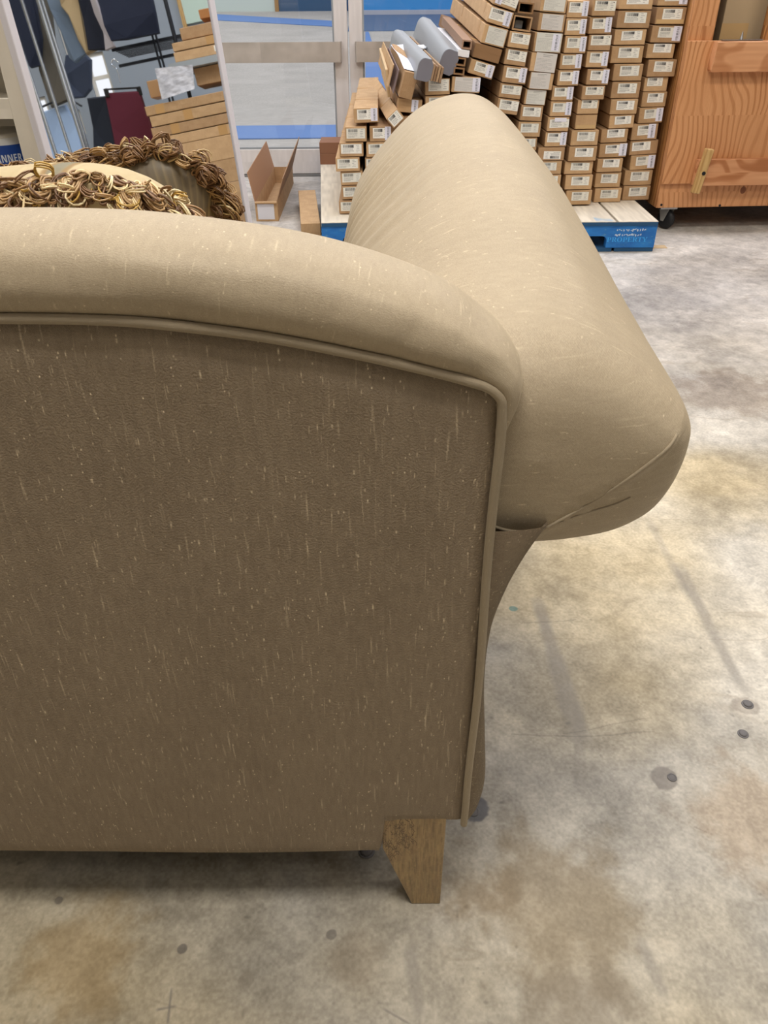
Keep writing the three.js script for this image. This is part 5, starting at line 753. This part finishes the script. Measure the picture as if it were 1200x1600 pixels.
  garment('garment', 'pale blue grey sleeve hanging beside a bright window in the mirror view', 'garment', [[70, -20], [98, -20], [110, 30], [124, 66], [132, 82], [118, 96], [108, 88], [98, 50], [80, 14]], 2.9, 0x6f8096);
  garment('garment', 'cream knit cardigan with a buttoned cuff in the mirror view', 'garment', [[93, -20], [121, -20], [130, 30], [137, 74], [146, 78], [137, 83], [124, 62], [110, 24], [96, 8]], 2.84, 0xb9a27e);
  garment('garment', 'black jacket with pale piping in the mirror view', 'garment', [[120, -20], [146, -20], [160, 40], [166, 76], [140, 76], [131, 30]], 2.78, 0x1b2030);
  garment('garment', 'pale lilac sleeve against the black jacket in the mirror view', 'garment', [[140, -6], [147, -6], [160, 30], [170, 56], [178, 72], [166, 76], [162, 50], [148, 20]], 2.72, 0xb7b0b6);
  garment('garment', 'wide dark navy shirt hanging under the shelf in the mirror view', 'garment', [[150, -20], [232, -20], [242, 20], [247, 50], [200, 60], [176, 62], [166, 40]], 2.6, 0x151d33);
  garment('garment', 'blue grey jacket hem hanging above a bright window in the mirror view', 'garment', [[104, 88], [128, 82], [141, 94], [140, 138], [130, 150], [116, 152], [102, 120]], 3.2, 0x454f66);
  garment('skirt', 'maroon skirt on a clip hanger in the mirror view', 'skirt', [[167, 148], [218, 145], [224, 165], [238, 200], [246, 240], [186, 250], [176, 200]], 2.3, 0x571a2c);
  garment('skirt', 'black skirt hanging beside the maroon skirt in the mirror view', 'skirt', [[140, 156], [168, 152], [178, 200], [186, 250], [150, 250], [146, 200]], 2.34, 0x161d2b);
  garment('garment', 'white printed shirt painted with blue glare hanging low at the left of the mirror view', 'garment', [[66, 178], [100, 166], [118, 200], [132, 250], [70, 250]], 3.1, 0xa9c3ea);  // bright blue glare of the mirror view painted into the cloth colour
  // skirt waistband and tag, hanger
  const a = aisle(167, 146, 2.28), b = aisle(218, 143, 2.28); const hg = thing('clip_hanger', 'black clip hanger holding the maroon skirt in the mirror view', 'hanger', [(a.x + b.x) / 2, a.y, (a.z + b.z) / 2]); const mid = a.clone().add(b).multiplyScalar(0.5); wpart('hanger_bar', bar(a.clone().add(V(0, 0.02, 0)), b.clone().add(V(0, 0.02, 0)), 0.005), black, hg); wpart('hook', tube([mid.clone().add(V(0, 0.05, 0)), mid.clone().add(V(0, 0.12, 0)), mid.clone().add(V(0, 0.15, 0.02)), mid.clone().add(V(0, 0.17, 0)), mid.clone().add(V(0, 0.15, -0.02))], 0.003, 24, 6), chrome, hg); for (const k of [a, b]) wpart('clip', box(k.x - 0.01, k.x + 0.01, k.y - 0.02, k.y + 0.025, k.z - 0.012, k.z + 0.012, 0.003), black, hg);
  // chrome garment rails and a wire shelf
  const poles = thing('garment_rail', 'chrome garment rail frame with bright upright poles at the left of the mirror view', 'rail', [2.5, 0, -0.6]);
  for (const [px, py, x, r] of [[28, 60, 2.4, 0.011], [50, 130, 2.45, 0.009], [78, 60, 2.35, 0.012], [112, 150, 2.4, 0.011], [124, 190, 2.42, 0.009], [38, 150, 2.44, 0.009], [60, 200, 2.46, 0.008], [95, 190, 2.4, 0.01]]) { const q = aisle(px, py, x); wpart('pole', bar(V(q.x, 0, q.z), V(q.x, 1.95, q.z), r), chrome, poles); }
  { const q0 = aisle(28, 60, 2.4), q1 = aisle(230, 60, 2.75); wpart('top_rail', bar(V(2.42, 1.95, q0.z + 0.2), V(2.62, 1.95, q1.z), 0.012), chrome, poles); wpart('cross_rail', bar(aisle(54, 172, 2.5), aisle(82, 160, 2.5), 0.006), darkSteel, poles); wpart('cross_rail', bar(aisle(104, 152, 2.55), aisle(128, 166, 2.55), 0.006), darkSteel, poles); }
  const ws = thing('wire_shelf', 'dark wire shelf above the hanging skirts in the mirror view', 'shelf', [2.9, 0, -1.5]);
  const w0 = aisle(176, 82, 2.8), w1 = aisle(277, 52, 2.8); const yS = (w0.y + w1.y) / 2; for (let i = 0; i <= 8; i++) wpart('shelf_wire', bar(V(2.8 + i * 0.05, yS, w0.z), V(2.8 + i * 0.05, yS, w1.z - 0.2), 0.003, 6), darkSteel, ws);
  wpart('shelf_rim', box(2.79, 2.8, yS - 0.012, yS + 0.006, w1.z - 0.2, w0.z), darkSteel, ws); wpart('wall_rail', box(2.86, 2.88, aisle(180, 104, 2.85).y - 0.008, aisle(180, 104, 2.85).y + 0.008, w1.z - 0.2, w0.z), darkSteel, ws);
  for (const px of [[228, 20], [255, 100]]) { const q = aisle(px[0], px[1], 2.78); wpart('post', bar(V(2.79, 0, q.z), V(2.79, 2.2, q.z), 0.007), darkSteel, ws); }
  const pb = thing('pin_board', 'pale green framed board on the wall at the upper right of the mirror view', 'board', [0, 0, 0]); { const p0 = aisle(292, 38, XR - 0.02), p1 = aisle(332, -14, XR - 0.02); pb.position.set(XR - 0.02, p0.y, p0.z); const z0 = Math.min(p0.z, p1.z), z1 = Math.max(p0.z, p1.z); wpart('panel', box(XR - 0.03, XR - 0.005, p0.y, p1.y, z0, z1), std({ color: 0xc6dcd2, roughness: 0.7 }), pb); wpart('board_frame', box(XR - 0.035, XR - 0.004, p0.y - 0.02, p1.y + 0.02, z1, z1 + 0.03), pinePale, pb); }
}
scene.traverse(o => { if (o.isLight) o.castShadow = true; });
renderer.render(scene, camera);
